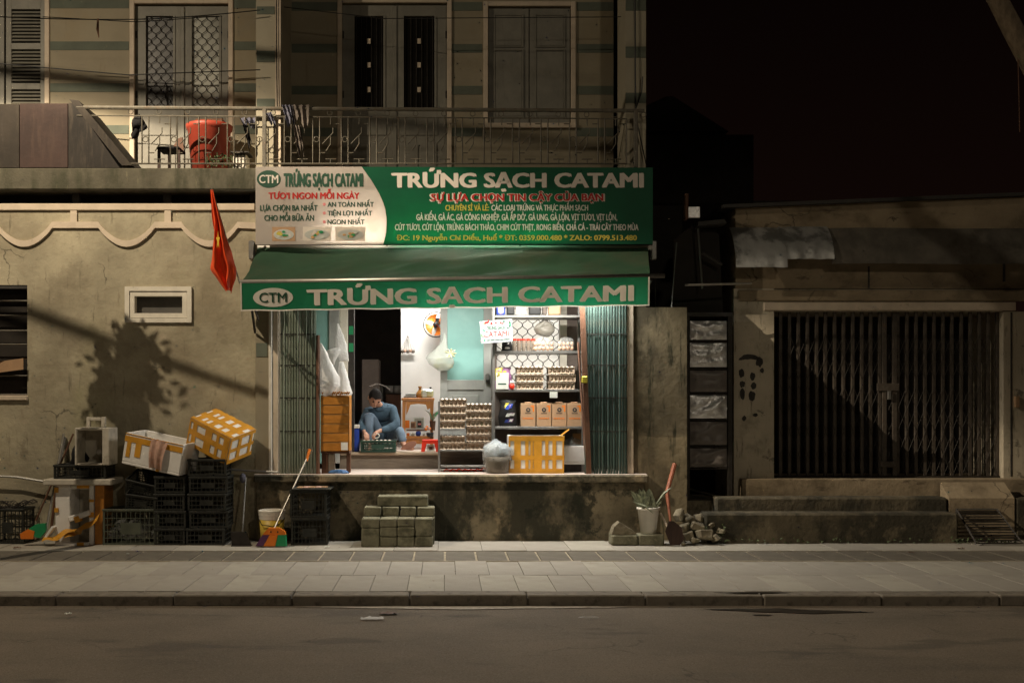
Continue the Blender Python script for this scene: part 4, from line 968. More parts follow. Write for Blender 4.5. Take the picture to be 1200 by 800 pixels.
# kraft boxes
for i, c_ in enumerate((619, 637.5, 655.5, 673.5)):
    t = thing('kraft_box', ['leftmost', 'second', 'third', 'rightmost'][i]+' small brown printed carton in the row on the lowest shelf', 'carton', (hx(c_), HY_+.06, SZ(3)), 'small brown cartons on the lowest shelf')
    b = MB(); w_ = .084; b.box(hx(c_)-w_, hx(c_)+w_, HY_+.0, HY_+.16, SZ(3), SZ(3)+.265, .004); P(b, 'carton', m_card, t)
    P(MB().box(hx(c_)-.04, hx(c_)+.04, HY_+.02, HY_+.05, SZ(3)+.2655, SZ(3)+.28, .006), 'handle_tab', m_card, t)
    yy = HY_-.001
    ellipse(hx(c_), SZ(3)+.19, .026, .026, yy-.001, m_soot, t, 'emblem', 14, .001); ellipse(hx(c_), SZ(3)+.19, .014, .014, yy-.0025, m_card, t, 'emblem', 3, .001)
    P(MB().box(hx(c_)-.035, hx(c_)+.035, yy-.001, yy, SZ(3)+.148, SZ(3)+.155), 'printed_line', m_soot, t)
    P(MB().box(hx(c_)+.03, hx(c_)+.068, yy-.001, yy, SZ(3)+.225, SZ(3)+.24), 'printed_corner', m_orange, t); P(MB().box(hx(c_)+.052, hx(c_)+.068, yy-.001, yy, SZ(3)+.17, SZ(3)+.224), 'printed_corner', m_orange, t)
    for k in range(6): P(MB().box(hx(c_)-.062+k*.021, hx(c_)-.048+k*.021, yy-.001, yy, SZ(3)+.085, SZ(3)+.10), 'printed_mark', m_orange, t)
# sachets and pouches
def pouch(name, label, px, base, w_, h_, y, mats, seed=0):
    x = X(px, y); t = thing(name, label, 'packet', (x, y, base))
    def fn(u, v):
        wid = w_*(.80+.2*math.sin(math.pi*min(1, v*1.2+.15))) if v < .9 else w_*(.95-(v-.9))
        th = .045*math.sin(math.pi*min(.97, v*.9+.08))*math.sin(math.pi*u)**.7
        return (x+(u-.5)*wid+.01*noise.noise(V((v*4, seed, 0))), y-th-.008*noise.noise(V((u*7, v*7, seed))), base+h_*v)
    b = MB(); b.grid(fn, 14, 14); b.grid(lambda u, v: (lambda q: (q[0], 2*y-q[1]+.01, q[2]))(fn(u, v)), 14, 14); P(b, 'film', mats[0], t, smooth=True)
    rnd = random.Random(seed)
    for k in range(len(mats)-1):
        for r_ in range(3):
            u0, v0 = rnd.uniform(.15, .6), (rnd.uniform(.62, .85) if k == 0 else rnd.uniform(.12, .75)); uw, vw = rnd.uniform(.14, .34), rnd.uniform(.07, .16)
            b = MB(); b.grid(lambda u, v: (lambda q: (q[0], q[1]-.003-.0005*k, q[2]))(fn(u0+uw*u+.08*v, v0+vw*v)), 3, 3); P(b, 'printed_patch', mats[k+1], t)
    return t
pouch('snack_pouch', 'black glossy pouch with bright coloured print on the lowest shelf', 595, SZ(3), .21, .31, HY_+.04, [m_black, m_gold, m_violet, m_bluep, m_let_white], 3)
pouch('snack_pouch', 'violet and gold sachets behind the white card on the middle shelf', 590, SZ(2), .20, .255, HY_+.12, [m_violet, m_gold, m_black, m_white_print], 8)
pouch('gold_sachet', 'small gold sachet leaning at the shelf left end', 584, SZ(2)+.10, .10, .14, HY_+.02, [m_gold, m_violet], 12)
cd = thing('payment_card_stand', 'white upright card with a short printed line on the middle shelf', 'card', (X(588), HY_-.02, SZ(2)))
P(MB().box(hx(581), hx(596), HY_-.02, HY_-.012, SZ(2), hz(437), .003), 'card', m_let_white, cd); P(MB().box(hx(583.5), hx(593), HY_-.022, HY_-.0205, hz(450.5), hz(449)), 'printed_line', m_let_green, cd)
fg = thing('lucky_figurine', 'tiny white and red figurine beside the white card on the shelf', 'figurine', (hx(600), HY_, SZ(2)))
P(MB().lathe([(.018, 0), (.03, .015), (.03, .045), (.022, .06)], (hx(600), HY_+.0, SZ(2)), 10), 'body', m_redp, fg, smooth=True); P(MB().ball((hx(600), HY_-.0, SZ(2)+.078), (.026, .024, .022), 10, 6), 'head', m_let_white, fg, smooth=True)
for s_ in (-1, 1): P(MB().lathe([(.008, 0), (.001, .018)], (hx(600)+s_*.014, HY_, SZ(2)+.092), 5), 'ear', m_let_white, fg)
# second shelf: lidded jars and egg bags, hanging bag
for i in range(5):
    x = hx(603+5.6*i); t = thing('lidded_jar', ['leftmost', 'second', 'middle', 'fourth', 'rightmost'][i]+' grey jar with a red lid in the row on the second shelf', 'jar', (x, HY_+.05, SZ(1)), 'red lidded jars in a row')
    P(MB().lathe([(.024, 0), (.025, .01), (.025, .115), (.023, .12)], (x, HY_+.05, SZ(1)), 12), 'jar', m_card, t, smooth=True); t.children[0].data.materials[0] = m_riser
    P(MB().lathe([(.026, .121), (.026, .138), (.022, .14)], (x, HY_+.05, SZ(1)), 12), 'lid', m_redp, t)
def blobfn(seed, amp, k=9): return lambda p: p+V((noise.noise(p*k+V((seed, 0, 0))), noise.noise(p*k+V((0, seed, 0))), noise.noise(p*k+V((0, 0, seed)))*.6))*amp
def eggbag(px, y, base, w_, h_, seed, label):
    x = X(px, y); t = thing('bag_of_eggs', label, 'bag', (x, y, base))
    e = MB(); rnd = random.Random(seed); n_ = max(2, int(w_/.045))
    for i in range(n_):
        for j in range(2): e.ball((x+(i-(n_-1)/2)*.046, y-.01+rnd.uniform(-.01, .01), base+.03+j*.052+rnd.uniform(-.004, .004)), (.022, .022, .027), 8, 6)
    P(e, 'eggs', m_egg_b, t, smooth=True)
    b = MB(); b.ball((x, y, base+h_*.45), (w_*.5, .05, h_*.5), 20, 12, lambda p: blobfn(seed, .014, 16)(V((p.x, p.y, max(p.z, base+.002)))))
    P(b, 'bag_film', m_bag_c, t, smooth=True); return t
eggbag(637, HY_+.03, SZ(1), .24, .17, 4, 'clear bag of brown eggs in the middle of the second shelf')
eggbag(663, HY_+.03, SZ(1), .20, .17, 9, 'clear bag of brown eggs at the right of the second shelf')
pouch('dark_packet', 'dark crumpled packet beside the red lidded jars', 594, SZ(1), .12, .15, HY_+.03, [m_black, m_greyc, m_white_print], 21)
hb = MB(); xx, zz = hx(639), hz(384)
hb.ball((xx, HY_+.1, zz), (.125, .06, .10), 18, 12, lambda p: V((xx+(p.x-xx)*(1-.35*max(0, (p.z-zz)/.1)), p.y, p.z))+V((noise.noise(p*14), noise.noise(p*14+V((3, 0, 0))), noise.noise(p*14+V((0, 4, 0)))))*.02)
o = hb.build('hanging_bag', m_bag_s, smooth=True); tag(o, 'smoky beige plastic bag hanging under the top shelf in front of the lattice window', 'bag')
for i, (a, b_, m_, lab) in enumerate(((582, 592, m_bluep, 'blue packet with an egg picture at the left end of the top shelf'), (594, 603, m_black, 'black carton between two egg picture packets on the top shelf'), (605, 617, m_let_white, 'white packet with an egg picture on the top shelf'),
        (620, 634, m_black, 'wide dark shiny packet on the top shelf'), (636, 641, m_greyc, 'narrow dark grey packet on the top shelf'), (643, 657, m_card, 'dull kraft packet at the right of the top shelf'))):
    t = thing('packet', lab, 'packet', (hx((a+b_)/2), HY_, SZ(0)))
    P(MB().box(hx(a), hx(b_), HY_+.0, HY_+.09, SZ(0), SZ(0)+.21, .012), 'packet_body', m_, t)
    if i in (0, 2): ellipse(hx((a+b_)/2), SZ(0)+.055, .034, .042, HY_-.002, m_egg_b, t, 'egg_picture', 16, .001)
tg = tag(MB().box(hx(644), hx(653), HY_-.03, HY_-.026, hz(466), hz(459)).build('price_tag', m_let_white), 'small white tag hanging from the middle shelf edge', 'tag')
# greeting poster tied to the door frame
po = thing('shop_poster', 'small white floral poster with red lettering hung across the door edge', 'poster', (X(581), .2, Z(388)))
PO = .18; qx = lambda p: X(p, PO); qz = lambda p: Z(p, PO)
b = MB(); b.prism([(qx(562), qz(376.5)), (qx(600), qz(373.5)), (qx(601), qz(400)), (qx(564), qz(402.5))], PO, PO+.004); P(b, 'board', m_poster, po)
text('TRỨNG SẠCH', qx(570), qx(592), qz(386.5), .038, PO-.003, m_let_green, po, slope=.05, bold=.02); text('CATAMI', qx(567), qx(596), qz(395), .062, PO-.003, m_let_red, po, slope=.05, bold=-.005)
text('xin kính chào quý khách', qx(571), qx(597), qz(399.3), .022, PO-.003, m_let_green, po, slope=.05, bold=.01)
rnd = random.Random(2)
for k in range(26):
    e_ = rnd.random()
    if k < 12: u, v = rnd.uniform(0, .12), rnd.uniform(0, 1)
    elif k < 22: u, v = rnd.uniform(0, 1), rnd.uniform(.88, 1)
    else: u, v = rnd.uniform(.85, 1), rnd.uniform(.6, 1)
    ellipse(qx(564)+(qx(599)-qx(564))*u, qz(400)+(qz(376)-qz(400))*v, rnd.uniform(.008, .016), rnd.uniform(.006, .014), PO-.002-.0004*k, rnd.choice([m_let_red, m_let_green, m_greenp, m_pink]), po, 'printed_flower', 7, .0003)

# slanted folding leg beside the gate
tag(MB().tube([(X(679), .12, Z(400)), (X(687), -.02, Z(553))], .014, 5).build('leaning_bar', m_wood), 'thin dark bar leaning between the shelf unit and the teal gate', 'bar')
# egg rack in front of the door
RK = .30; kx = lambda p: X(p, RK); kz = lambda p: Z(p, RK)
er = thing('egg_rack', 'low grey metal rack stacked with egg trays in front of the door', 'rack', (kx(545), RK, FL))
for q in (514.5, 577): 
    for yy in (RK-.02, RK+.30): P(MB().box(kx(q)-.012, kx(q)+.012, yy-.01, yy+.01, FL, kz(470 if yy < .5 else 475), .002), 'upright', m_metal, er)
for a, b_, p_ in ((515, 577, 527.5), (515, 577, 546)): P(MB().box(kx(a)+.013, kx(b_)-.013, RK-.01, RK+.30, kz(p_+1.3), kz(p_-1.0), .003), 'rack_shelf', m_metal, er)
P(MB().box(kx(516), kx(545), RK-.01, RK+.30, kz(504.5), kz(503), .002), 'rack_shelf', m_metal, er)
P(MB().box(kx(515), kx(577), RK+.30, RK+.31, kz(545), kz(529)), 'back_plate', m_riser, er)
for k in range(2): put_tray(tray_w, kx(530), RK+.13, kz(526.5)+k*.075, ['lower', 'upper'][k]+' white egg tray on the lower left tier of the egg rack')
for k in range(4): put_tray(tray_w, kx(530)+.003*k, RK+.13, kz(502)+.001+k*.085, f'{["bottom","second from bottom","third from bottom","top"][k]} egg tray in the upper left stack of the egg rack')
for k in range(3): put_tray(tray_b, kx(562), RK+.13, kz(526.5)+k*.088, f'{["bottom","middle","top"][k]} brown egg tray in the lower right stack of the egg rack')
for k in range(3): put_tray(tray_w, kx(562), RK+.13, kz(526.5)+.265+k*.087, f'{["bottom","middle","top"][k]} white egg tray in the upper right stack of the egg rack')
ro = thing('red_basket_strip', 'thin red plastic netting lying under the egg rack', 'net', (kx(545), RK, FL))
rnd = random.Random(4)
for k in range(7): P(MB().tube([(kx(520)+.07*k, RK+.05, FL+.01), (kx(523)+.07*k, RK+.02, FL+.03+rnd.uniform(0, .02)), (kx(530)+.07*k, RK+.07, FL+.012)], .006, 4), 'strand', m_redp, ro)

# styrofoam boxes with tape
def foam_box(name, label, w_, d_, h_, tapes, mfoam=m_foam, lid=True, open_=False, cat='box', tm=None):
    t = thing(name, label, cat)
    b = MB()
    if open_:
        th = .028
        b.box(-w_/2, w_/2, -d_/2, d_/2, 0, th, .006); b.box(-w_/2, w_/2, -d_/2, -d_/2+th, th+.0005, h_, .006); b.box(-w_/2, w_/2, d_/2-th, d_/2, th+.0005, h_, .006)
        b.box(-w_/2, -w_/2+th, -d_/2+th+.0005, d_/2-th-.0005, th+.0005, h_, .004); b.box(w_/2-th, w_/2, -d_/2+th+.0005, d_/2-th-.0005, th+.0005, h_, .004)
        P(b, 'shell', mfoam, t)
    else:
        b.box(-w_/2, w_/2, -d_/2, d_/2, 0, h_*.86, .01); P(b, 'shell', mfoam, t)
        P(MB().box(-w_/2-.004, w_/2+.004, -d_/2-.004, d_/2+.004, h_*.862, h_, .01), 'lid', mfoam, t)
    e = .0065
    for (face, a0, a1, c0, c1) in tapes:      # fractions
        if face == 'F': q = (-w_/2+w_*a0, -w_/2+w_*a1, -d_/2-e-.001*random.random(), -d_/2-e+.0015, h_*c0, h_*c1)
        elif face == 'B': q = (-w_/2+w_*a0, -w_/2+w_*a1, d_/2+e-.0015, d_/2+e+.001*random.random(), h_*c0, h_*c1)
        elif face == 'R': q = (w_/2+e-.0015, w_/2+e+.001*random.random(), -d_/2+d_*a0, -d_/2+d_*a1, h_*c0, h_*c1)
        elif face == 'L': q = (-w_/2-e-.001*random.random(), -w_/2-e+.0015, -d_/2+d_*a0, -d_/2+d_*a1, h_*c0, h_*c1)
        else: q = (-w_/2+w_*a0, -w_/2+w_*a1, -d_/2+d_*c0, -d_/2+d_*c1, h_+.001, h_+.0025+.001*random.random())
        P(MB().box(*q), 'tape_strip', tm or m_tape, t)
    return t
fb = foam_box('taped_foam_box', 'white foam box crossed with yellow tape on the shop floor', .62, .34, .425,
    [('F', 0, 1, .86, 1.0), ('F', 0, 1, .36, .48), ('F', 0, 1, 0, .13), ('F', 0, .03, 0, 1), ('F', .10, .22, 0, 1), ('F', .39, .44, 0, 1), ('F', .45, .60, .0, 1), ('F', .66, .72, 0, 1), ('F', .79, .86, 0, 1), ('F', .97, 1, 0, 1), ('F', .3, .36, 0, 1), ('R', 0, 1, .86, 1), ('R', 0, 1, .36, .48)], open_=True)
fb.location = (X(628, .1), .22, FL)
fl_ = MB(); fl_.grid(lambda u, v: (X(657, .1)+.0+.10*u, .1+.2*v, FL+.415+.075*u+.01*math.sin(v*6)), 3, 3); fl_.T = None
P(fl_, 'tape_flap', m_tape, fb)
for o_ in fb.children:
    if o_.name.startswith('tape_flap'): o_.data.transform(M.Translation(V((0, 0, 0))))
wb = foam_box('white_foam_box', 'plain white foam box at the right of the taped box on the shop floor', .34, .34, .21, [], m_foam, open_=True); wb.location = (X(674, .28), .45, FL+.09)
P(MB().box(-.17+wb.location.x, .17+wb.location.x, .3, .6, FL, FL+.088), 'dark_base', m_iron, wb)
bgm = MB(); cx, cz = X(672, .3), FL+.32; bgm.ball((cx, .42, cz), (.11, .1, .07), 16, 10, blobfn(4, .04, 14)); tag(bgm.build('clear_bag', m_bag_c, smooth=True), 'crumpled clear bag on the plain white foam box', 'bag')
tag(MB().box(X(673, .5), X(690, .5), .62, .8, FL+.2, Z(508, .5), .005).build('brown_carton', m_card_o), 'brown carton behind the clear bag by the teal gate', 'carton')
# tied plastic bag on the floor
pb = thing('plastic_bag', 'full tied grey and silver plastic bag on the shop floor', 'bag', (X(583), .06, FL))
cx = X(583, .05)
prof = [(.03, 0), (.135, .005), (.15, .05), (.155, .12), (.17, .19), (.165, .25), (.13, .31), (.08, .335), (.04, .35)]
def cr(seed, amp, k): return lambda p: p+V((noise.noise(p*k+V((seed, 0, 0))), noise.noise(p*k+V((0, seed, 0))), noise.noise(p*k+V((0, 0, seed)))))*amp*(1 if p.z > FL+.01 else .2)
P(MB().lathe([(r_*.86, z_*.99) for r_, z_ in prof[:5]], (cx, .05, FL+.004), 20), 'contents', m_pave_dk, pb, smooth=True); 
P(MB().lathe(prof, (cx, .05, FL+.002), 28, 1, .75, cr(3, .028, 13)), 'film', m_bag_c, pb, smooth=True)
m_foil = film('silvery_film', (.40, .45, .48), .30, .12, .1)
P(MB().lathe([(.165, .16), (.172, .22), (.155, .28), (.11, .33), (.05, .35), (.02, .38)], (cx, .045, FL), 28, .95, .72, cr(9, .045, 16)), 'silvery_top', m_foil, pb, smooth=True)

# taped tall box on a wooden stool, left
sbx = foam_box('tall_taped_box', 'tall box wrapped in brown tape standing on a wooden stool', .31, .30, .62, [('F', 0, 1, a/6, a/6+.14) for a in range(6)]+[('R', 0, 1, .0, 1), ('F', .33, .42, .965, .98), ('F', .55, .66, .55, .565), ('F', .1, .2, .3, .31)], m_card_o, tm=m_tape_b, open_=True)
sbx.location = (X(392.5, .0), .12, Z(528, 0)); 
P(MB().box(X(400), X(408), -.042, -.038, Z(527), Z(518)), 'white_patch', m_foam, sbx)
rj = MB(); 
for k in range(14): 
    x = X(378)+.022*k; rj.tube([(x, -.035, Z(462)+random.uniform(-.01, .01)), (x+.02, -.04, Z(459)+random.uniform(-.005, .01))], .009, 4)
P(rj, 'torn_tape_edge', m_tape_b, sbx)
stl = thing('wooden_stool', 'low dark wooden stool under the tall taped box', 'stool', (X(390), .12, FL))
P(MB().box(X(376), X(410), -.02, .28, Z(531), Z(528)-.002, .004), 'top', m_wood, stl)
for a in (377, 385): P(MB().box(X(a), X(a)+.07, -.01, .05, FL, Z(531)-.001, .004), 'leg', m_wood if a == 377 else m_riser, stl)
P(MB().box(X(404), X(409), .2, .26, FL, Z(531)-.001, .004), 'leg', m_wood, stl); P(MB().box(X(377), X(383), .2, .26, FL, Z(531)-.001), 'leg', m_wood, stl)
coil = MB(); cx, cz = X(398, .15), FL+.012
coil.tube([(cx+(.11-.01*(t//12))*math.cos(t*math.pi/6), .02+.12*math.sin(t*math.pi/6)*.6, cz+.008*(t/12)+.004*math.sin(t)) for t in range(37)], .011, 5)
tag(coil.build('blue_hose', m_bluecloth), 'coiled blue hose on the floor beside the wooden stool', 'hose')
bb = thing('blue_cool_box', 'blue bin with a white lid between the tall box and the doorway', 'bin', (X(415.5, .95), .98, .933))
P(MB().box(X(411, .98), X(420.5, .98), .98, 1.15, .933, Z(502, .98), .01), 'bin', m_bluep, bb); P(MB().box(X(410.5, .98), X(421, .98), .97, 1.16, Z(502, .98)+.001, Z(497.5, .98), .008), 'lid', m_whitep, bb)
# hanging white plastic bags
def hang_bag(label, top, pts, m, y, seed):
    # pts: (py, centre px, half width px) from the knot down
    b = MB()
    prof = []
    n = 20; vs = []; fs = []
    rows = []
    for i in range(len(pts)-1):
        for k in range(4):
            t = k/4; a, c = pts[i], pts[i+1]; rows.append([a[j]+(c[j]-a[j])*t for j in range(3)])
    rows.append(list(pts[-1]))
    for (py, cx_, hw) in rows:
        for k in range(n):
            t = 2*math.pi*k/n; fold = 1+.16*math.sin(3*t+py*.04)+.09*math.sin(7*t+seed)
            p = V((X(cx_, y)+hw/sY(y)*math.cos(t)*fold, y+hw/sY(y)*.55*math.sin(t)*fold, Z(py, y)))
            p += V((noise.noise(p*12+V((seed, 0, 0))), noise.noise(p*12), noise.noise(p*12+V((0, seed, 0)))))*.014*min(1, hw/4); vs.append(p)
    m_ = len(rows)
    for i in range(m_-1):
        for k in range(n): fs.append((i*n+k, i*n+(k+1) % n, (i+1)*n+(k+1) % n, (i+1)*n+k))
    fs.append(tuple((m_-1)*n+k for k in range(n)))
    b.add(vs, fs); o = b.build('plastic_bag', m, smooth=True); tag(o, label, 'bag'); return o
hang_bag('large white plastic bag hanging on the wooden post above the tall box', 0, [(402, 375.5, 1), (412, 378, 4), (425, 381, 8), (440, 385, 12.5), (452, 386, 12.5), (460, 384, 9), (465, 381, 3)], m_bag, -.02, 3)
hang_bag('narrow white plastic bag hanging from a hook against the white jamb', 0, [(379, 396, .8), (392, 398, 4), (405, 400, 6.5), (416, 402, 7), (423, 404, 5)], m_bag, .5, 7)
hang_bag('small white bag knotted between the two larger hanging bags', 0, [(407, 396, 2), (410, 392, 7), (415, 390, 7.5), (422, 388.5, 5), (428, 389, 3)], m_bag, .4, 11)
hang_bag('white plastic bag drooping into the top of the tall box', 0, [(424, 400, 3), (438, 402, 5), (450, 403, 7.5), (459, 403, 10), (463, 403, 9)], m_bag, .25, 14)
vb = hang_bag('clear bag of pale vegetables hanging on the door frame', 0, [(390, 521, .8), (398, 521, 2), (407, 518, 6), (414, 516, 11), (420, 517, 14.5), (426, 519, 13.5), (431, 520, 10), (434, 520, 6.5)], m_bag_v, .72, 5)
vg = thing('vegetables', 'pale yellow vegetables inside the clear bag hanging on the door frame', 'vegetables', (X(519, .74), .74, Z(434, .74)))
for k in range(16):
    rnd = random.Random(k); cx_, cy_ = 519+rnd.uniform(-10, 10), 426+rnd.uniform(-6, 4)
    P(MB().ball((X(cx_, .74), .74+rnd.uniform(-.03, .03), Z(cy_, .74)), (.03, .025, .022), 8, 5, blobfn(k, .01)), 'vegetable_piece', m_oil if k % 3 else m_let_white, vg, smooth=True)
for k in range(9):
    a = k*.7; P(MB().tube([(X(528, .68), .68, Z(414, .68)), (X(528, .68)+.05*math.cos(a), .66, Z(414, .68)+.05*math.sin(a)), (X(528, .68)+.075*math.cos(a), .67, Z(414, .68)+.06*math.sin(a))], [.012, .012, .002], 5), 'leaf_tip', m_let_white if k % 2 else m_oil, vg)
nt = thing('net_bag', 'small net of onions hanging on the white wall', 'bag', (X(478, yw), yw-.06, Z(418, yw)))
nx_, nz_ = X(478, yw), Z(412, yw)
for k in range(5): P(MB().ball((nx_-.07+.035*k, yw-.05, nz_+(.012 if k % 2 else 0)), .024, 8, 6), 'onion', m_rag if k % 2 else m_greyc, nt, smooth=True)
for k in range(6): P(MB().tube([(nx_, yw-.03, Z(393, yw)), (nx_-.09+.036*k, yw-.07, nz_+.02), (nx_-.07+.03*k, yw-.05, nz_-.03)], .002, 3), 'net_cord', m_greyc, nt)
# wall fan
fn_ = thing('wall_fan', 'round wall fan with orange red blades partly behind the door leaf', 'fan', (X(509, yw), yw-.15, Z(382, yw)))
fcx, fcz, fr_ = X(511, yw), Z(381.5, yw), .165
for r_ in (1, .985): P(MB().tube([(fcx+fr_*r_*math.cos(t*math.pi/12), yw-.2-(.02 if r_ < 1 else 0), fcz+fr_*r_*math.sin(t*math.pi/12)) for t in range(25)], .006, 5, False), 'cage_ring', m_black, fn_)
for k in range(12): P(MB().tube([(fcx, yw-.24, fcz), (fcx+fr_*math.cos(k*math.pi/6), yw-.2, fcz+fr_*math.sin(k*math.pi/6))], .0015, 3), 'cage_wire', m_black, fn_)
for k in range(4):
    a = k*math.pi/2+.5; b = MB()
    b.grid(lambda u, v: (fcx+(.03+.11*u)*math.cos(a+(v-.5)*.9*(.5+u)), yw-.16-.03*v, fcz+(.03+.11*u)*math.sin(a+(v-.5)*.9*(.5+u))), 5, 5); P(b, 'blade', m_orange, fn_)
    fn_.children[-1].data.materials[0] = m_redp if k % 2 else m_orange
P(MB().ball((fcx, yw-.19, fcz), (.04, .035, .04), 12, 8), 'hub', m_black, fn_, smooth=True); P(MB().box(fcx-.03, fcx+.05, yw-.14, yw-.001, fcz-.04, fcz+.09, .01), 'motor', m_black, fn_)
# altar table in the hall
TYt = 1.75; tx = lambda p: X(p, TYt); tz = lambda p: Z(p, TYt)
tt = thing('wooden_altar_table', 'small orange wooden altar table with a scalloped apron against the white wall', 'table', (tx(489), TYt, .932))
P(MB().box(tx(470.5), tx(509), TYt-.02, TYt+.35, tz(469), tz(466), .005), 'tabletop', m_wood_or, tt)
for q in (471.5, 504): P(MB().prism([(tx(q), tz(469)-.001), (tx(q+4.5), tz(469)-.001), (tx(q+3.2), tz(490)), (tx(q+3.8), .932), (tx(q), .932)], TYt, TYt+.04), 'leg', m_wood_or, tt)
P(MB().prism([(tx(476), tz(469)-.002), (tx(504), tz(469)-.002), (tx(504), tz(478)), (tx(501), tz(480)), (tx(499), tz(474)), (tx(490), tz(473)), (tx(481), tz(474)), (tx(478), tz(482)), (tx(476), tz(486))], TYt+.005, TYt+.02), 'apron', m_wood_or, tt)
P(MB().box(tx(476), tx(508), TYt, TYt+.3, tz(514), tz(511), .004), 'lower_shelf', m_wood_or, tt); P(MB().box(tx(474), tx(508), TYt+.02, TYt+.04, tz(520), tz(514)-.002, .003), 'lower_apron', m_wood_or, tt)
P(MB().box(tx(476), tx(500), TYt+.06, TYt+.25, tz(505), tz(503.5), .002), 'middle_shelf', m_wood, tt)
for i, (a, b_, h_, m_, z_) in enumerate(((473, 488, 1.6, m_greyc, 466), (474, 486, 1.4, m_paleglass, 464.3), (475, 487, 1.2, m_black, 462.8), (478, 486, 1.1, m_let_white, 461.5))):
    o = MB().box(tx(a), tx(b_), TYt+.02, TYt+.2, tz(z_)+.001, tz(z_-h_), .003).build('book', m_); tag(o, ['lowest grey', 'pale', 'black', 'topmost white'][i]+' book in the stack on the altar table', 'book')
ab = thing('amber_bottle', 'amber round shouldered bottle on the altar table', 'bottle', (tx(493), TYt+.1, tz(466)))
P(MB().lathe([(.045, 0), (.055, .02), (.052, .06), (.03, .09), (.018, .105), (.018, .125), (.024, .135), (.024, .15)], (tx(492), TYt+.12, tz(466)), 14), 'glass', m_amber, ab, smooth=True)
ob = thing('oil_bottle', 'pale green oil jug with a black cap on the altar table', 'bottle', (tx(502), TYt+.08, tz(466)))
P(MB().box(tx(493.5), tx(508), TYt+.02, TYt+.1, tz(466)+.001, tz(456), .025), 'jug', m_oil, ob); P(MB().box(tx(495), tx(500), TYt+.012, TYt+.0195, tz(465), tz(457)), 'label_patch', m_let_white, ob); P(MB().lathe([(.014, 0), (.014, .03)], (tx(504.5), TYt+.06, tz(456)), 8), 'cap', m_black, ob)
for i, (a, b_, c, d, m_, m2, lab) in enumerate(((472, 481, 491, 503, m_let_white, m_orange, 'orange patterned picture frame at the left of the altar'), (480, 487, 494, 502, m_card, m_wood, 'small beige picture frame in the middle of the altar'), (484, 497, 489, 503, m_let_white, m_paleglass, 'white framed photograph at the back of the altar'))):
    t = thing('picture_frame', lab, 'picture', (tx((a+b_)/2), TYt+.1+.03*i, tz(d))); y_ = TYt+.08+.04*i
    P(MB().box(tx(a), tx(b_), y_, y_+.012, tz(d), tz(c), .003), 'frame', m_, t); P(MB().box(tx(a+1.3), tx(b_-1.3), y_-.003, y_-.0005, tz(d-1.5), tz(c+1.5)), 'picture', m2, t)
    if i == 2: P(MB().box(tx(489), tx(493.5), y_-.006, y_-.0035, tz(501), tz(493)), 'portrait_print', m_soot, t); P(MB().box(tx(489.5), tx(493), y_-.008, y_-.0065, tz(498), tz(496)), 'portrait_print', m_pink, t)
for i, (c_, m_, r_, lab) in enumerate(((478, m_orange, .022, 'tiny orange cup on the altar lower shelf'), (483.5, m_let_white, .024, 'white cup on the altar lower shelf'), (490, m_bluep, .036, 'blue and white bowl on the altar lower shelf'), (497, m_let_white, .022, 'small white pot right of the blue bowl'))):
    tag(MB().lathe([(r_*.6, 0), (r_, r_*.8), (r_*.9, r_*1.5), (r_*.5, r_*1.8)], (tx(c_), TYt+.08, tz(511)), 12).build('altar_bowl', m_, smooth=True), lab, 'bowl')
ic = thing('incense_bowl', 'dark incense bowl with orange flowers at the right of the altar', 'bowl', (tx(504), TYt-.06, tz(513)))
P(MB().lathe([(.03, 0), (.045, .02), (.048, .05), (.04, .055)], (tx(504), TYt-.06, tz(511.5)), 12), 'bowl', m_black, ic, smooth=True)
for k in range(7): P(MB().ball((tx(502.5)+random.uniform(-.045, .045), TYt-.06+random.uniform(-.03, .03), tz(502)+random.uniform(-.03, .035)), .02, 7, 5, blobfn(k, .01, 30)), 'flower', m_orange if k % 2 else m_rag, ic, smooth=True)
pl = thing('potted_plant', 'small dark green plant behind the altar table right leg', 'plant', (tx(506), TYt+.1, tz(500)))
for k in range(14):
    a = random.uniform(0, 6.28); L_ = random.uniform(.08, .18); o = V((tx(507), TYt-.03, tz(493)))
    P(MB().tube([o, o+V((math.cos(a)*L_*.35, math.sin(a)*.03, L_*.6)), o+V((math.cos(a)*L_*.8, math.sin(a)*.05, L_*.8))], [.005, .009, .001], 4), 'leaf', m_greenp if k % 3 == 0 else m_leaf, pl)
P(MB().lathe([(.03, -.12), (.04, 0)], (tx(507), TYt-.03, tz(493)), 10), 'pot', m_wood, pl)
# red stool
rs = thing('red_stool', 'small red plastic stool on the step beside the egg rack', 'stool', (X(504, 1.0), 1.02, .933))
ux = lambda p: X(p, .98); uz = lambda p: Z(p, .98)
P(MB().box(ux(494.5), ux(514), .98, 1.17, uz(517.5), uz(515), .008), 'seat', m_redp, rs)
P(MB().prism([(ux(493.5), .933), (ux(497.5), .933), (ux(499), uz(521)), (ux(500), uz(519.5)), (ux(508.5), uz(519.5)), (ux(510), uz(521)), (ux(511), .933), (ux(515), .933), (ux(514), uz(517.5)-.001), (ux(494.5), uz(517.5)-.001)], .975, .99), 'front_legs', m_redp, rs)
P(MB().prism([(ux(493.5), .933), (ux(497.5), .933), (ux(500), uz(519.5)), (ux(508.5), uz(519.5)), (ux(511), .933), (ux(515), .933), (ux(514), uz(517.5)-.001), (ux(494.5), uz(517.5)-.001)], 1.15, 1.165), 'rear_legs', m_redp, rs)
ms = thing('small_box', 'little white printed box under the red stool', 'box', (ux(504.5), 1.05, .933)); P(MB().box(ux(500.5), ux(509), 1.02, 1.1, .9335, uz(521.5), .004), 'box', m_let_white, ms); P(MB().box(ux(503), ux(507), 1.016, 1.0195, uz(527), uz(523.5)), 'print', m_wood, ms)
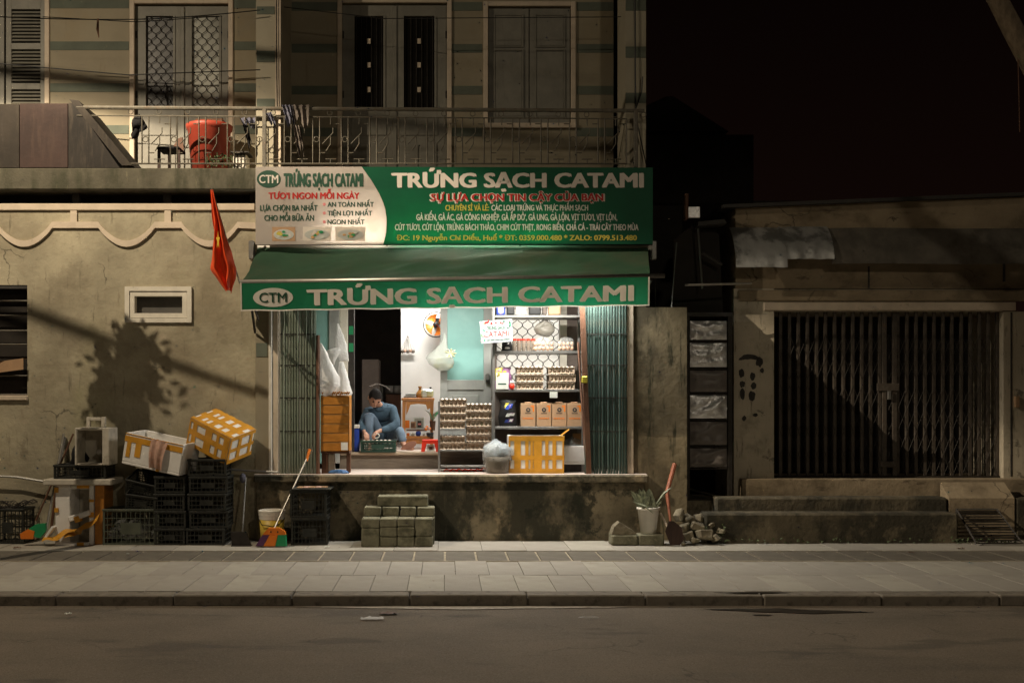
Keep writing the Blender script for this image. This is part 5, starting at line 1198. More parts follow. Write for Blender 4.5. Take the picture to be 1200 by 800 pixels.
# dark hall things: carton, pots
tag(MB().box(X(424, 3.6), X(444, 3.6), 3.6, 4.0, .933, Z(421, 3.6), .01).build('tall_carton', m_wall_br), 'tall dim brown carton deep in the dark hallway', 'carton')
hallc = thing('hall_cabinet', 'dark cabinet with pots far inside the hallway', 'cabinet', (X(462, 4), 4, .933)); P(MB().box(X(452, 4.2), X(472, 4.2), 4.2, 4.6, .933, Z(462, 4.2), .01), 'body', m_wood, hallc)
for q in (457, 464): tag(MB().lathe([(.05, 0), (.08, .03), (.08, .12), (.07, .13)], (X(q, 4.3), 4.3, Z(461.5, 4.2)), 12).build('cooking_pot', m_metal, smooth=True), f'dim metal pot on the hall cabinet, {"left" if q == 457 else "right"} one', 'pot')
chr_ = thing('hall_chair_back', 'curved pale chair back behind the seated man', 'chair', (X(445, 2.0), 2.0, .933))
P(MB().tube([(X(433, 2), 2.0, Z(453, 2)), (X(440, 2), 2.04, Z(450, 2)), (X(446, 2), 2.06, Z(450.5, 2)), (X(452, 2), 2.04, Z(453, 2)), (X(457, 2), 2.0, Z(457, 2))], .010, 6), 'back_rail', m_greyc, chr_)
P(MB().box(X(445, 2), X(448, 2), 2.06, 2.09, .935, Z(452, 2)), 'leg', m_dark, chr_); P(MB().box(X(431, 2), X(456, 2), 1.98, 2.3, 1.32, 1.35, .01), 'seat', m_wood, chr_)
# ================================================================== PERSON
def skin(chains, root_pt, name, m, parent, sub=2):
    # chains: list of lists of (point, radius); points shared by equal coordinates join
    vs = []; rad = []; es = []; idx = {}
    def vid(p, r):
        key = tuple(round(c, 5) for c in p)
        if key not in idx: idx[key] = len(vs); vs.append(key); rad.append(r)
        return idx[key]
    for ch in chains:
        last = None
        for p, r in ch:
            i = vid(p, r)
            if last is not None and last != i: es.append((last, i))
            last = i
    me = bpy.data.meshes.new('skel'); me.from_pydata(vs, es, [])
    o = bpy.data.objects.new('skel', me); COL.objects.link(o)
    md = o.modifiers.new('s', 'SKIN'); md.use_smooth_shade = True
    sv = me.skin_vertices[0].data
    for i, r in enumerate(rad): sv[i].radius = (r, r) if not isinstance(r, tuple) else r
    for s_ in sv: s_.use_root = False
    sv[idx[tuple(round(c, 5) for c in root_pt)]].use_root = True
    if sub: md2 = o.modifiers.new('u', 'SUBSURF'); md2.levels = sub; md2.render_levels = sub
    bpy.context.view_layer.update()
    me2 = bpy.data.meshes.new_from_object(o.evaluated_get(bpy.context.evaluated_depsgraph_get()))
    bpy.data.objects.remove(o); b = MB(); b.v = [v.co.copy() for v in me2.vertices]; b.f = [tuple(p.vertices) for p in me2.polygons]; b.mi = [0]*len(b.f)
    return b
man = thing('person', 'man in a slate blue sweater and jeans crouching over a low crate in the doorway', 'person', (X(450, 1.25), 1.3, .932))
J = lambda px, py, y: V((X(px, y), y, Z(py, y)))
pel = J(451, 510, 1.52); sp1 = J(451, 498, 1.50); chs = J(449, 486, 1.40); nk = J(446, 476, 1.27); hd0 = J(441.5, 471, 1.18)
shR, shL = J(430.5, 483, 1.30), J(460, 481, 1.30); elR, elL = J(424.5, 499, 1.16), J(465.5, 498, 1.14)
wrR, wrL = J(427, 506.5, .99), J(443, 505.5, .98)
hipR, hipL = J(446, 513, 1.45), J(457, 513, 1.45); knR, knL = J(431.5, 484.5, 1.10), J(468.5, 504, 1.10)
anR, anL = J(434, 523, 1.14), J(473, 521, 1.04)
sh_c = J(445.5, 480, 1.31)
def hand(wr, d, curl, side, thumb):
    """palm and five bent fingers growing from the wrist wr towards d"""
    d = d.normalized(); n = V((0, 0, -1)); n = (n-d*n.dot(d)).normalized(); s = d.cross(n)*side
    palm = wr+d*.05; out = [[(wr, .024), (wr+d*.02, (.026)), (palm, .030)]]
    for i, L_ in enumerate((.068, .076, .07, .055)):
        b0 = palm+s*(.024-.016*i)+d*.012
        k1 = b0+d*L_*.45+n*L_*.12*curl; k2 = k1+(d*.5+n*.85*curl).normalized()*L_*.32; k3 = k2+(n*curl+d*.05).normalized()*L_*.26
        out.append([(palm, .030), (b0, .0115), (k1, .0095), (k2, .0088), (k3, .0072)])
    t0 = wr+d*.018+s*.026*thumb; out.append([(wr+d*.02, .026), (t0, .0125), (t0+s*.016*thumb+d*.025+n*.008, .011), (t0+s*.014*thumb+d*.048+n*.022, .0088)])
    return out
hR = hand(wrR, V((.35, -.55, -.55)), 1, 1, 1); hL = hand(wrL, V((-.55, -.5, -.45)), 1, 1, -1)
ft = (anL+V((.03, -.05, -.035))); fr2 = anR+V((0, -.10, -.035))
chains = [[(pel, .08), (sp1, .08), (chs, .075), (sh_c, .05), (nk, .045), (hd0, .040)],
          [(sh_c, .05), (shR, .038), (elR, .036), (wrR, .024)], [(sh_c, .05), (shL, .038), (elL, .038), (wrL, .024)],
          [(pel, .08), (hipR, .06), (knR, .05), (anR, .036), (fr2, .03), (fr2+V((-.02, -.09, -.015)), .024)],
          [(pel, .08), (hipL, .06), (knL, .05), (anL, .036), (ft, .032), (ft+V((.10, -.06, -.005)), .026)]]+hR+hL
body = skin(chains, pel, 'body', m_skin, man, 2)
# head: ellipsoid with jaw, brow, nose, ears, turned down
HC = J(439.2, 466.5, 1.12)
Hm = M.Translation(HC) @ M.Rotation(R(14), 4, 'Z') @ M.Rotation(R(40), 4, 'X') @ M.Rotation(R(6), 4, 'Y')
hb_ = MB()
def headfn(p):
    z = p.z; 
    if z < 0: p = V((p.x*(1-.30*(-z/.125)**1.3), p.y*(1-.10*(-z/.125))-(.012*(-z/.12)), z))
    if p.y < -.06: p = V((p.x, p.y+.006*(1 if abs(p.x) > .02 and -.005 < z < .03 else 0), z))
    return p
hb_.T = Hm
hb_.ball((0, 0, 0), (.076, .097, .122), 24, 18, headfn)
hb_.add([(-.004, -.093, .012), (.004, -.093, .012), (.016, -.090, -.028), (-.016, -.090, -.028), (0, -.119, -.026), (0, -.108, -.036)], [(0, 1, 4), (0, 4, 3), (1, 2, 4), (3, 4, 5), (4, 2, 5)])
for s_ in (-1, 1): hb_.ball((s_*.077, .008, -.006), (.010, .020, .032), 8, 6)
hb_.T = None
for dst in (body,): n0 = len(dst.v); dst.v += hb_.v; dst.f += [tuple(i+n0 for i in f) for f in hb_.f]; dst.mi += [0]*len(hb_.f)
bo = P(body, 'body', m_skin, man, smooth=True)
fa = MB(); fa.T = Hm
for s_ in (-1, 1): fa.box(s_*.033-.013, s_*.033+.013, -.094, -.088, .020, .026); fa.ball((s_*.032, -.085, .006), (.012, .006, .004), 8, 5)
fa.T = None; P(fa, 'eyes_and_brows', m_hair, man)
mo = MB(); mo.T = Hm; mo.ball((0, -.096, -.058), (.022, .006, .005), 8, 5); mo.T = None; P(mo, 'lips', m_rag, man, smooth=True)
hr = MB(); hr.T = Hm
def hairfn(p):
    q = p.copy()
    if q.y < -.05 and q.z < .058: q.z = .058+.008*math.sin(q.x*90); q.y *= .98
    if q.z < -.03: q.z = -.03-(.02 if q.y > .02 else 0)
    if q.z < .0 and q.y < .0: q.z = .0+.02*(-q.y/.05)
    f = 1+.045*noise.noise(p*40); return V((q.x*f, q.y*f, q.z*f))
hr.ball((0, .004, .012), (.080, .100, .118), 26, 18, hairfn); hr.T = None; P(hr, 'hair', m_hair, man, smooth=True)
# clothes follow the limbs
def off(c, a): return [[(p, r+a) for p, r in ch] for ch in c]
def nearw(a, b_, t): return a.lerp(b_, t)
sw_ = [[(sp1-V((0, 0, .05)), .125), (sp1, .135), (chs, .15), (sh_c, .115), (nk+V((0, .01, -.02)), .085), (nk.lerp(hd0, .45), .066)],
       [(sh_c, .115), (shR, .074), (nearw(shR, elR, .55), .064), (elR, .057), (nearw(elR, wrR, .5), .05), (nearw(elR, wrR, .86), .036)],
       [(sh_c, .115), (shL, .074), (nearw(shL, elL, .55), .066), (elL, .058), (nearw(elL, wrL, .5), .05), (nearw(elL, wrL, .88), .037)]]
b = skin(sw_, sp1, 's', m_sweater, man, 2); b.v = [v+v.normalized()*0+V((noise.noise(v*16), noise.noise(v*16+V((5, 0, 0))), noise.noise(v*9)))*.012+V((0, -1, 0))*.014*math.sin(v.z*60+noise.noise(v*6)*9+v.x*25)*abs(noise.noise(v*5)) for v in b.v]; P(b, 'sweater', m_sweater, man, smooth=True)
jn = [[(pel-V((0, 0, 0)), .125), (sp1-V((0, 0, .03)), .12)], [(pel, .125), (hipR, .095), (nearw(hipR, knR, .5), .082), (knR, .070), (nearw(knR, anR, .3), .062), (nearw(knR, anR, .9), .048)],
      [(pel, .125), (hipL, .095), (nearw(hipL, knL, .5), .082), (knL, .068), (nearw(knL, anL, .45), .058), (nearw(knL, anL, .95), .048)]]
b = skin(jn, pel, 'j', m_jeans, man, 2); b.v = [v+V((noise.noise(v*20), noise.noise(v*20+V((5, 0, 0))), noise.noise(v*12)))*.009+V((0, -1, 0))*.016*math.sin(v.z*75+noise.noise(v*7)*9-v.x*30)*abs(noise.noise(v*6)) for v in b.v]; P(b, 'jeans', m_jeans, man, smooth=True)
so = MB(); a0 = J(470, 526, .93); a1 = J(487.5, 518.5, .93)
dd = (a1-a0).normalized(); nn = V((0, 1, 0)); uu = dd.cross(nn)
ring = []
for k in range(20):
    t = 2*math.pi*k/20; ring.append(a0.lerp(a1, .5)+dd*math.cos(t)*(a1-a0).length*.52+uu*math.sin(t)*(.040+.008*math.cos(t)))
so.add([p+V((0, -.012, 0)) for p in ring]+[p+V((0, .012, 0)) for p in ring], [tuple(range(20)), tuple(range(39, 19, -1))]+[(i, (i+1) % 20, 20+(i+1) % 20, 20+i) for i in range(20)])
P(so, 'sandal', m_sandal, man)
stl2 = thing('low_stool', 'low dark stool the crouching man sits on', 'stool', (pel.x, pel.y, .932)); P(MB().box(pel.x-.15, pel.x+.15, pel.y-.10, pel.y+.16, .975, pel.z-.10, .01), 'seat', m_wood, stl2)
for sx_ in (-.13, .11): P(MB().box(pel.x+sx_, pel.x+sx_+.03, pel.y-.08, pel.y-.05, .932, .974), 'leg', m_wood, stl2)

# ================================================================== CRATES
def make_crate(w_, d_, h_, nx, nz, m, label, name='plastic_crate', bar=.007, group=None):
    t = thing(name, label, 'crate', (0, 0, 0), group)
    b = MB(); r = .014
    for z in (h_-.022, ): b.box(-w_/2-.006, w_/2+.006, -d_/2-.006, -d_/2+.008, z, h_, .003); b.box(-w_/2-.006, w_/2+.006, d_/2-.008, d_/2+.006, z, h_, .003); b.box(-w_/2-.006, -w_/2+.008, -d_/2+.009, d_/2-.009, z, h_); b.box(w_/2-.008, w_/2+.006, -d_/2+.009, d_/2-.009, z, h_)
    P(b, 'rim', m, t)
    b = MB()
    for sx_ in (-1, 1):
        for sy_ in (-1, 1): b.box(sx_*w_/2-.011*(1+sx_), sx_*w_/2+.011*(1-sx_), sy_*d_/2-.011*(1+sy_), sy_*d_/2+.011*(1-sy_), 0, h_-.023)
    for i in range(1, nx):
        x = -w_/2+w_*i/nx
        for sy_ in (-1, 1): b.box(x-bar/2, x+bar/2, sy_*(d_/2-.004)-.003, sy_*(d_/2-.004)+.003, .02, h_-.023)
    ny = max(3, int(nx*d_/w_))
    for i in range(1, ny):
        y = -d_/2+d_*i/ny
        for sx_ in (-1, 1): b.box(sx_*(w_/2-.004)-.003, sx_*(w_/2-.004)+.003, y-bar/2, y+bar/2, .02, h_-.023)
    for j in range(nz+1):
        z = .0+(h_-.03)*j/nz; tt_ = bar*1.2 if 0 < j else .02
        for sy_ in (-1, 1): b.box(-w_/2+.011, w_/2-.011, sy_*(d_/2-.005)-.0045, sy_*(d_/2-.005)+.0045, z, z+tt_)
        for sx_ in (-1, 1): b.box(sx_*(w_/2-.005)-.0045, sx_*(w_/2-.005)+.0045, -d_/2+.011, d_/2-.011, z, z+tt_)
    b.box(-w_*.18, w_*.18, -d_/2-.003, -d_/2+.003, h_*.30, h_*.62)
    P(b, 'lattice_sides', m, t)
    b = MB(); b.box(-w_/2+.01, w_/2-.01, -d_/2+.01, d_/2-.01, .003, .012); P(b, 'base', m, t); return t
SYd = -.45; wx = lambda p: X(p, SYd); wz = lambda p: Z(p, SYd)
def place(src, px, py, y, label, rz=0, first=[set()], z=None, rot=None):
    loc = (X(px, y), y, Z(py, y) if z is None else z)
    if src.name not in first[0]:
        first[0].add(src.name); src.location = loc; src.rotation_euler = rot or (0, 0, rz); src['label'] = label; return src
    return dup(src, loc, rz, label, rot=rot)
cA = make_crate(.41, .36, .178, 9, 3, m_crate, 'x', group='black crates piled along the left wall')
cB = make_crate(.33, .36, .178, 8, 3, m_crate, 'x', group='black crates piled along the left wall')
for k in range(5): place(cA, 247+(-2, 1, 0, 1, -1)[k], 0, -.29, f'black crate, {ordn[k]} of the five crate stack under the tilted taped box', random.uniform(-.05, .05), z=.002+k*.186)
for k in range(4): place(cB, 204+(0, 1, -1, 0)[k], 0, -.29, f'black crate, {["bottom","second from bottom","third from bottom","top"][k]} of the four crate stack under the open foam box', random.uniform(-.05, .05), z=.002+k*.186)
cT = make_crate(.33, .30, .17, 10, 5, m_crate, 'x', group='black crates piled along the left wall')
place(cT, 168, 0, -.30, 'black lattice crate tilted on top of the grey green crate', z=.405, rot=(R(14), R(8), R(4)))
place(cT, 170, 0, -.22, 'black lattice crate tilted against the open foam box, above another tilted crate', z=.565, rot=(R(20), R(12), R(-6)))
cG = make_crate(.60, .38, .385, 12, 5, m_crate_g, 'grey green lattice crate full of clear packaging, left of the black stacks', bar=.006)
cG.location = (X(153.5, -.45), -.27, .002)
b = MB(); 
for k in range(7):
    b.ball((cG.location.x-.22+.075*k, -.28, .12+.08*(k % 2)), (.07, .12, .07), 10, 7, blobfn(k, .05, 9))
o = b.build('clear_packaging', m_bag_c, smooth=True); tag(o, 'crumpled clear packaging inside the grey green crate', 'packaging')
cM = make_crate(.39, .38, .29, 10, 4, m_crate, 'x', group='two black crates by the shop plinth')
place(cM, 364.5, 0, -.28, 'lower of the two black crates left of the block steps', .03, z=.002); place(cM, 364, 0, -.28, 'upper of the two black crates left of the block steps, with a flat lid', -.02, z=.298)
ld = tag(MB().box(X(341, -.5), X(387, -.5), -.50, -.08, .592, .606, .004).build('crate_lid', m_crate), 'flat black lid on the upper crate left of the block steps', 'lid')
for k in range(5):
    x = X(349+7*k, -.3); tag(MB().box(x, x+.06, -.4+.02*k, -.2, .607, .613).build('flat_scrap', m_rag if k % 2 else m_card), f'thin pinkish scrap on the crate lid, number {k+1} from the left'.replace('number 1', 'first').replace('number 2', 'second').replace('number 3', 'third').replace('number 4', 'fourth').replace('number 5', 'fifth'), 'scrap')
cL = make_crate(.34, .32, .38, 8, 4, m_crate, 'black crate with crumpled netting at the far left edge'); cL.location = (X(8, -.4), -.22, .002)
b = MB(); b.grid(lambda u, v: (X(-10, -.3)+.40*u, -.38+.36*v, .41+.05*noise.noise(V((u*4, v*4, 1)))+.03*math.sin(u*9)), 16, 12)
o = b.build('crumpled_netting', m_iron); w_md = o.modifiers.new('w', 'WIREFRAME'); w_md.thickness = .006; tag(o, 'crumpled dark netting on the crate at the far left edge', 'netting')
cF = make_crate(.42, .24, .14, 10, 4, m_crate_t, 'shallow dark green crate of eggs in front of the crouching man')
cF.location = (X(443.5, .96), 1.0, .934)
b = MB()
for i in range(7):
    for j in range(3): b.ball((cF.location.x-.17+.05*i, .93+.05*j, 1.055), (.022, .022, .026), 8, 6)
tag(b.build('eggs_in_crate', m_egg, smooth=True), 'white eggs lying in the shallow crate by the crouching man', 'eggs', kind='stuff')
for k, p_ in enumerate(((429, 506), (440, 509), (446, 507))):
    pass
tr = MB(); tr.tube([(X(441, .93)+.03*math.cos(t*math.pi/5)*1.2, .93, Z(510.5, .93)+.028*math.sin(t*math.pi/5)) for t in range(11)], .008, 6, False); tag(tr.build('white_tape_roll', m_let_white), 'white ring resting on the rim of the shallow crate', 'ring')

# ================================================================== FOAM BOXES ON THE STACKS
ob_ = foam_box('open_foam_box', 'open white foam box with yellow tape and a hanging rag on the crate stacks', .68, .42, .34,
    [('F', 0, 1, .74, .92), ('F', .05, .12, .25, .74), ('F', .20, .30, .30, .74), ('F', .60, .66, .0, .74), ('F', 0, 1, .975, 1.0)], open_=True)
ob_.location = (X(182, -.42), -.26, .82); ob_.rotation_euler = (R(3), R(11), R(-12))
def ragfn(u, v):
    return (.02+.20*(u-.5)*(1-.25*v)+.05, -.225-.012*math.sin(u*14)-.03*math.sin(v*3), .345-.31*v-.03*abs(u-.4))
P(MB().grid(lambda u, v: tuple(V(ragfn(u, v))), 20, 12), 'rag', m_rag, None) if False else None
b = MB(); b.grid(ragfn, 24, 12); rg = b.mesh('rag', m_rag, smooth=True); rgo = raw('rag', rg); rgo.matrix_world = M.Identity(4)
rgo.location = ob_.location; rgo.rotation_euler = ob_.rotation_euler; tag(rgo, 'pinkish rag hanging over the rim of the open foam box', 'rag')
stp = []
for a, w_ in ((0, .13), (.42, .20)): stp += [('F', 0, 1, a, a+w_)]
for a, w_ in ((.09, .10), (.40, .17), (.68, .07), (.86, .1)): stp += [('F', a, a+w_, 0, 1)]
for a, w_ in ((.05, .12), (.24, .05), (.36, .12), (.60, .07), (.78, .14)): stp += [('T', a, a+w_, 0, 1)]
stp += [('F', 0, .03, 0, 1), ('F', .97, 1, 0, 1), ('F', 0, 1, .88, 1)]
for a, w_ in ((.0, .12), (.34, .22), (.80, .18)): stp += [('T', 0, 1, a, a+w_), ('R', a, a+w_*.6, 0, 1), ('L', a, a+w_, 0, 1)]
stp += [('R', 0, 1, .0, .14), ('R', 0, 1, .42, .55), ('R', 0, 1, .86, 1)]
cb = foam_box('tilted_taped_box', 'foam box crossed with yellow tape tilted on top of the tallest crate stack', .56, .42, .32, stp)
cb.location = (X(252, -.35), -.16, 1.02); cb.rotation_euler = (R(14), R(23), R(-24))
# the foam stand at the left
fs = thing('foam_stand', 'stand of upended taped foam boxes with a foam lid on top', 'foam box', (X(92, -.4), -.3, 0))
P(MB().box(wx(52), wx(132), -.50, -.05, wz(568), wz(561), .01), 'foam_lid', m_foam_d, fs)
P(MB().box(wx(64), wx(81), -.43, -.10, .0, wz(568)-.002, .006), 'left_side', m_foam, fs); P(MB().box(wx(104), wx(109), -.44, -.12, .0, wz(568)-.002, .006), 'middle_side', m_foam, fs)
P(MB().box(wx(110), wx(121), -.42, -.10, .0, wz(568)-.003, .006), 'taped_side', m_tape_b, fs); P(MB().box(wx(81)+.001, wx(104)-.001, -.13, -.11, .0, wz(569), .003), 'back', m_foam_d, fs)
P(MB().box(wx(81)+.001, wx(104)-.001, -.42, -.13, wz(573), wz(569), .003), 'top_edge', m_foam, fs)
for (a, b_, c, d) in ((63.5, 68, 571, 577), (63.5, 68, 595, 600), (90, 104, 568, 572), (104, 110, 600, 606), (104, 110, 585, 588)): P(MB().box(wx(a), wx(b_), -.447, -.439 if a > 80 else -.432, wz(d), wz(c)), 'tape_strip', m_tape, fs)
def slab_rot(name, m, a, b_, y, w_, th, par, d=.12):
    b = MB(); p0, p1 = V((wx(a[0]), y, wz(a[1]))), V((wx(b_[0]), y, wz(b_[1]))); dr_ = (p1-p0); L_ = dr_.length; ang = math.atan2(dr_.z, dr_.x)
    b.T = M.Translation(p0) @ M.Rotation(-ang, 4, 'Y'); b.box(0, L_, 0, d, 0, w_, th); b.T = None; return P(b, name, m, par)
fd_ = thing('tape_scraps', 'torn foam and yellow tape scraps heaped at the foot of the foam stand', 'scraps', (X(84, -.5), -.5, 0))
slab_rot('foam_piece', m_foam, (83, 611), (107, 603), -.50, .06, .01, fd_); slab_rot('tape_band', m_tape, (90, 612), (96, 610), -.505, .065, .004, fd_, .10)
b = MB(); b.grid(lambda u, v: (wx(53)+(wx(100)-wx(53))*u, -.56+.1*v-.02*math.sin(u*8), max(.012, wz(633)+.12*math.sin(u*2.2)*u+.02*math.sin(u*12+v*2)+.05*v)), 16, 5); P(b, 'tape_tangle', m_tape, fd_, smooth=True)
b = MB(); b.grid(lambda u, v: (wx(78)+(wx(117)-wx(78))*u, -.54+.08*v, wz(629)+.18*u**1.5+.065*v+.01*math.sin(u*14)), 16, 5); P(b, 'tape_tangle', m_tape, fd_, smooth=True)
slab_rot('foam_piece', m_foam, (57, 630), (66, 617), -.52, .03, .005, fd_); P(MB().box(wx(66), wx(105), -.50, -.44, .0, .03, .005), 'foam_piece', m_foam, fd_); P(MB().box(wx(92), wx(100), -.503, -.49, .001, .034), 'tape_band', m_tape, fd_)
cU = make_crate(.56, .34, .15, 12, 3, m_crate, 'flat black crate on the foam stand under the open foam tub'); cU.location = (X(98, -.3), -.26, wz(561)+.002)
tub = thing('foam_tub', 'dirty white foam tub on its side facing the street above the foam stand', 'foam box', (X(107, -.35), -.3, wz(545.5)))
a0, a1, c0, c1 = wx(87.5), wx(128), wz(545), wz(501); t_ = .035
for (q0_, q1_, r0, r1) in ((a0, a0+t_*.7, c0, c1), (a1-t_*2.2, a1, c0, c1), (a0+t_*.7+.001, a1-t_*2.2-.001, c0, c0+t_*.6), (a0+t_*.7+.001, a1-t_*2.2-.001, c1-t_*.8, c1)): P(MB().box(q0_, q1_, -.45, -.15, r0, r1, .008), 'side', m_foam_d, tub)
P(MB().box(a0+.02, a1-.02, -.17, -.14, c0+.01, c1-.01), 'bottom', m_foam_d, tub); b = MB(); b.ball((wx(114), -.3, wz(530)), (.05, .04, .035), 10, 7, blobfn(2, .02, 20)); tag(b.build('crumpled_wrapper', m_bag, smooth=True), 'crumpled white wrapper inside the foam tub', 'wrapper')
sfm = thing('small_foam_frame', 'small white foam frame leaning behind the foam tub', 'foam frame', (X(100, -.1), -.12, wz(503)))
for (q0_, q1_, r0, r1) in ((89, 93.5, 508, 489), (107, 112, 508, 489), (93.6, 106.9, 493.5, 489.3), (93.6, 106.9, 508, 503.5)): P(MB().box(wx(q0_), wx(q1_), -.12, -.08, wz(r0), wz(r1), .006), 'edge', m_foam_d, sfm)
b = MB(); b.ball((wx(82), -.14, wz(538)), (.12, .06, .14), 12, 8, blobfn(6, .06, 8)); tag(b.build('dark_bundle', m_blackc, smooth=True), 'dark crumpled bundle left of the foam tub on the flat crate', 'bundle')
# brooms, sticks, rods by the wall
def stick(name, label, a, b_, r, m, ya, yb, cat='stick'):
    o = MB().tube([(X(a[0], ya), ya, Z(a[1], ya)), (X(b_[0], yb), yb, Z(b_[1], yb))], r, 6).build(name, m); return tag(o, label, cat)
rb_ = thing('red_green_broom', 'broom with a green and orange head and a pale handle by the foam stand', 'broom', (X(47, -.5), -.5, 0))
P(MB().tube([(X(54, -.5), -.5, Z(622, -.5)), (X(75, -.05), -.06, Z(508, 0))], .012, 6), 'handle', m_alu, rb_)
b = MB(); b.prism([(wx(36), wz(619)), (wx(45), wz(613)), (wx(56), wz(612)), (wx(57), wz(620)), (wx(50), wz(629)), (wx(44), wz(628))], -.53, -.47); P(b, 'broom_cap', m_greenp, rb_)
b = MB(); b.prism([(wx(27), wz(624)), (wx(36), wz(618.5)), (wx(44), wz(621)), (wx(42), wz(630)), (wx(28), wz(630))], -.535, -.465); P(b, 'bristles', m_orange, rb_)
stick('wooden_stick', 'brown stick leaning on the wall right of the pale broom handle', (42, 610), (86, 508), .010, m_wood, -.3, -.05); stick('wooden_stick', 'dark thick stick leaning beside the foam stand', (60, 620), (70, 540), .016, m_wood, -.25, -.1)
stick('grey_stick', 'short grey pole leaning above the foam stand', (66, 556), (76, 512), .02, m_metal, -.15, -.02, 'pole')
o = tag(MB().tube([(X(-20, -.1), -.1, Z(556)), (X(20, -.1), -.1, Z(558)), (X(52, -.1), -.11, Z(563))], .014, 6).build('grey_pipe', m_metal), 'grey pipe running along the left wall to the foam stand', 'pipe')
stick('grey_rod', 'thin grey rod lying level between the crates and the shop ledge', (268, 550), (326, 553), .013, m_metal, -.15, -.2, 'rod')
sq = thing('long_dustpan', 'long handled dark dustpan leaning on the wall between crates and bucket', 'dustpan', (X(285, -.45), -.45, 0))
P(MB().tube([(X(283, -.5), -.45, Z(626, -.45)), (X(288, -.2), -.2, Z(560, -.2))], .009, 6), 'handle', m_metal, sq); P(MB().ball((X(284.5, -.2), -.2, Z(560, -.2)), (.035, .03, .055), 10, 7), 'grip', m_lavc, sq, smooth=True)
P(MB().prism([(wx(272), wz(622)), (wx(290), wz(622)), (wx(296), .0), (wx(273), .0)], -.52, -.49), 'scoop', m_iron, sq); P(MB().box(wx(273), wx(296), -.56, -.49, .001, .01), 'scoop_lip', m_iron, sq)
bk = thing('paint_bucket', 'yellow labelled bucket with a white rim beside the colourful broom', 'bucket', (X(317.5, -.45), -.45, 0))
bxc = (X(318, -.4), -.36, 0)
P(MB().lathe([(.118, .004), (.135, .27)], bxc, 26), 'yellow_label', m_yelp, bk, smooth=True); P(MB().lathe([(.137, .271), (.140, .31), (.143, .312), (.143, .33), (.141, .335), (.145, .34), (.148, .365), (.13, .372), (.125, .33)], bxc, 26), 'white_rim', m_whitep, bk)
P(MB().tube([(bxc[0]-.14, bxc[1]-.02, .28), (bxc[0]-.09, bxc[1]-.135, .225), (bxc[0]+.03, bxc[1]-.155, .205), (bxc[0]+.10, bxc[1]-.13, .23), (bxc[0]+.14, bxc[1]-.02, .28)], .005, 5), 'wire_handle', m_iron, bk)
br = thing('colourful_broom', 'broom with orange purple and green stripes leaning across the bucket', 'broom', (X(318, -.56), -.56, 0))
P(MB().tube([(X(321, -.58), -.58, Z(620, -.58)), (X(361, -.12), -.12, Z(534, -.12))], .009, 8), 'handle', m_alu, br); P(MB().tube([(X(359, -.14), -.14, Z(540, -.14)), (X(363, -.11), -.11, Z(526, -.11))], [.014, .016], 8), 'grip', m_orange, br)
nx2 = lambda p: X(p, -.6); nz2 = lambda p: Z(p, -.6)
P(MB().prism([(nx2(309), nz2(624.5)), (nx2(315), nz2(618)), (nx2(327), nz2(618)), (nx2(334), nz2(622)), (nx2(335), nz2(626)), (nx2(309), nz2(626))], -.63, -.57), 'broom_cap', m_orange, br)
for pts, m_ in (([(300, 639), (308, 626.2), (316, 626.2), (309, 639)], m_purple), ([(309.5, 639), (316.4, 626.2), (326, 626.2), (323, 639)], m_orange), ([(323.4, 639), (326.4, 626.2), (335, 626.2), (336, 639)], m_greenp)):
    P(MB().prism([(nx2(a), max(.003, nz2(c))) for a, c in pts], -.64, -.56), 'bristles', m_, br)
for q in (318, 326): ellipse(nx2(q), nz2(622.5), .008, .011, -.632, m_iron, br, 'cap_hole', 8, .001)

# ================================================================== BLOCK STEPS
bs = thing('block_steps', 'stepped pile of mossy concrete blocks in front of the shop plinth', 'steps', (X(466, -.5), -.4, 0))
pb_ = lambda q, y: X(q, y)
rnd = random.Random(11); w4 = [423, 445, 465.5, 486, 507.5]
def blk(xa, xb, y0_, y1_, za, zb): 
    j = lambda: rnd.uniform(-.003, .003)
    b = MB(); b.box(xa+.003, xb-.003, y0_+j()*3, y1_, za+.0015, zb-.0015, .010)
    b.v = [v+V((noise.noise(v*22), noise.noise(v*22+V((7, 0, 0))), noise.noise(v*22+V((0, 7, 0)))))*.006 for v in b.v]
    P(b, 'concrete_block', m_block, bs)
yA = -.62
for c_ in range(4):
    xa, xb = X(w4[c_], yA), X(w4[c_+1], yA); hs = [0, .113, .213, .305]
    if c_ in (0, 3):
        hs = [0, .2, .305] if c_ == 0 else [0, .11, .305]
    for k in range(len(hs)-1): blk(xa, xb, yA, yA+.19, hs[k], hs[k+1])
yB = -.42
for c_ in range(4): blk(X(w4[c_]+3, yB), X(w4[c_+1]+2, yB), yB, yB+.18, .303, .408); blk(X(w4[c_]+3, yB), X(w4[c_+1]+2, yB), yB, yB+.18, 0, .150); blk(X(w4[c_]+3, yB), X(w4[c_+1]+2, yB), yB, yB+.18, .151, .302)
blk(X(442, -.38), X(502, -.38), -.38, -.13, .409, .52); 
for c_ in range(3): blk(X(442+20*c_, -.23), X(462+20*c_, -.23), -.23, -.12, .0, .20); blk(X(442+20*c_, -.23), X(462+20*c_, -.23), -.23, -.12, .201, .408)

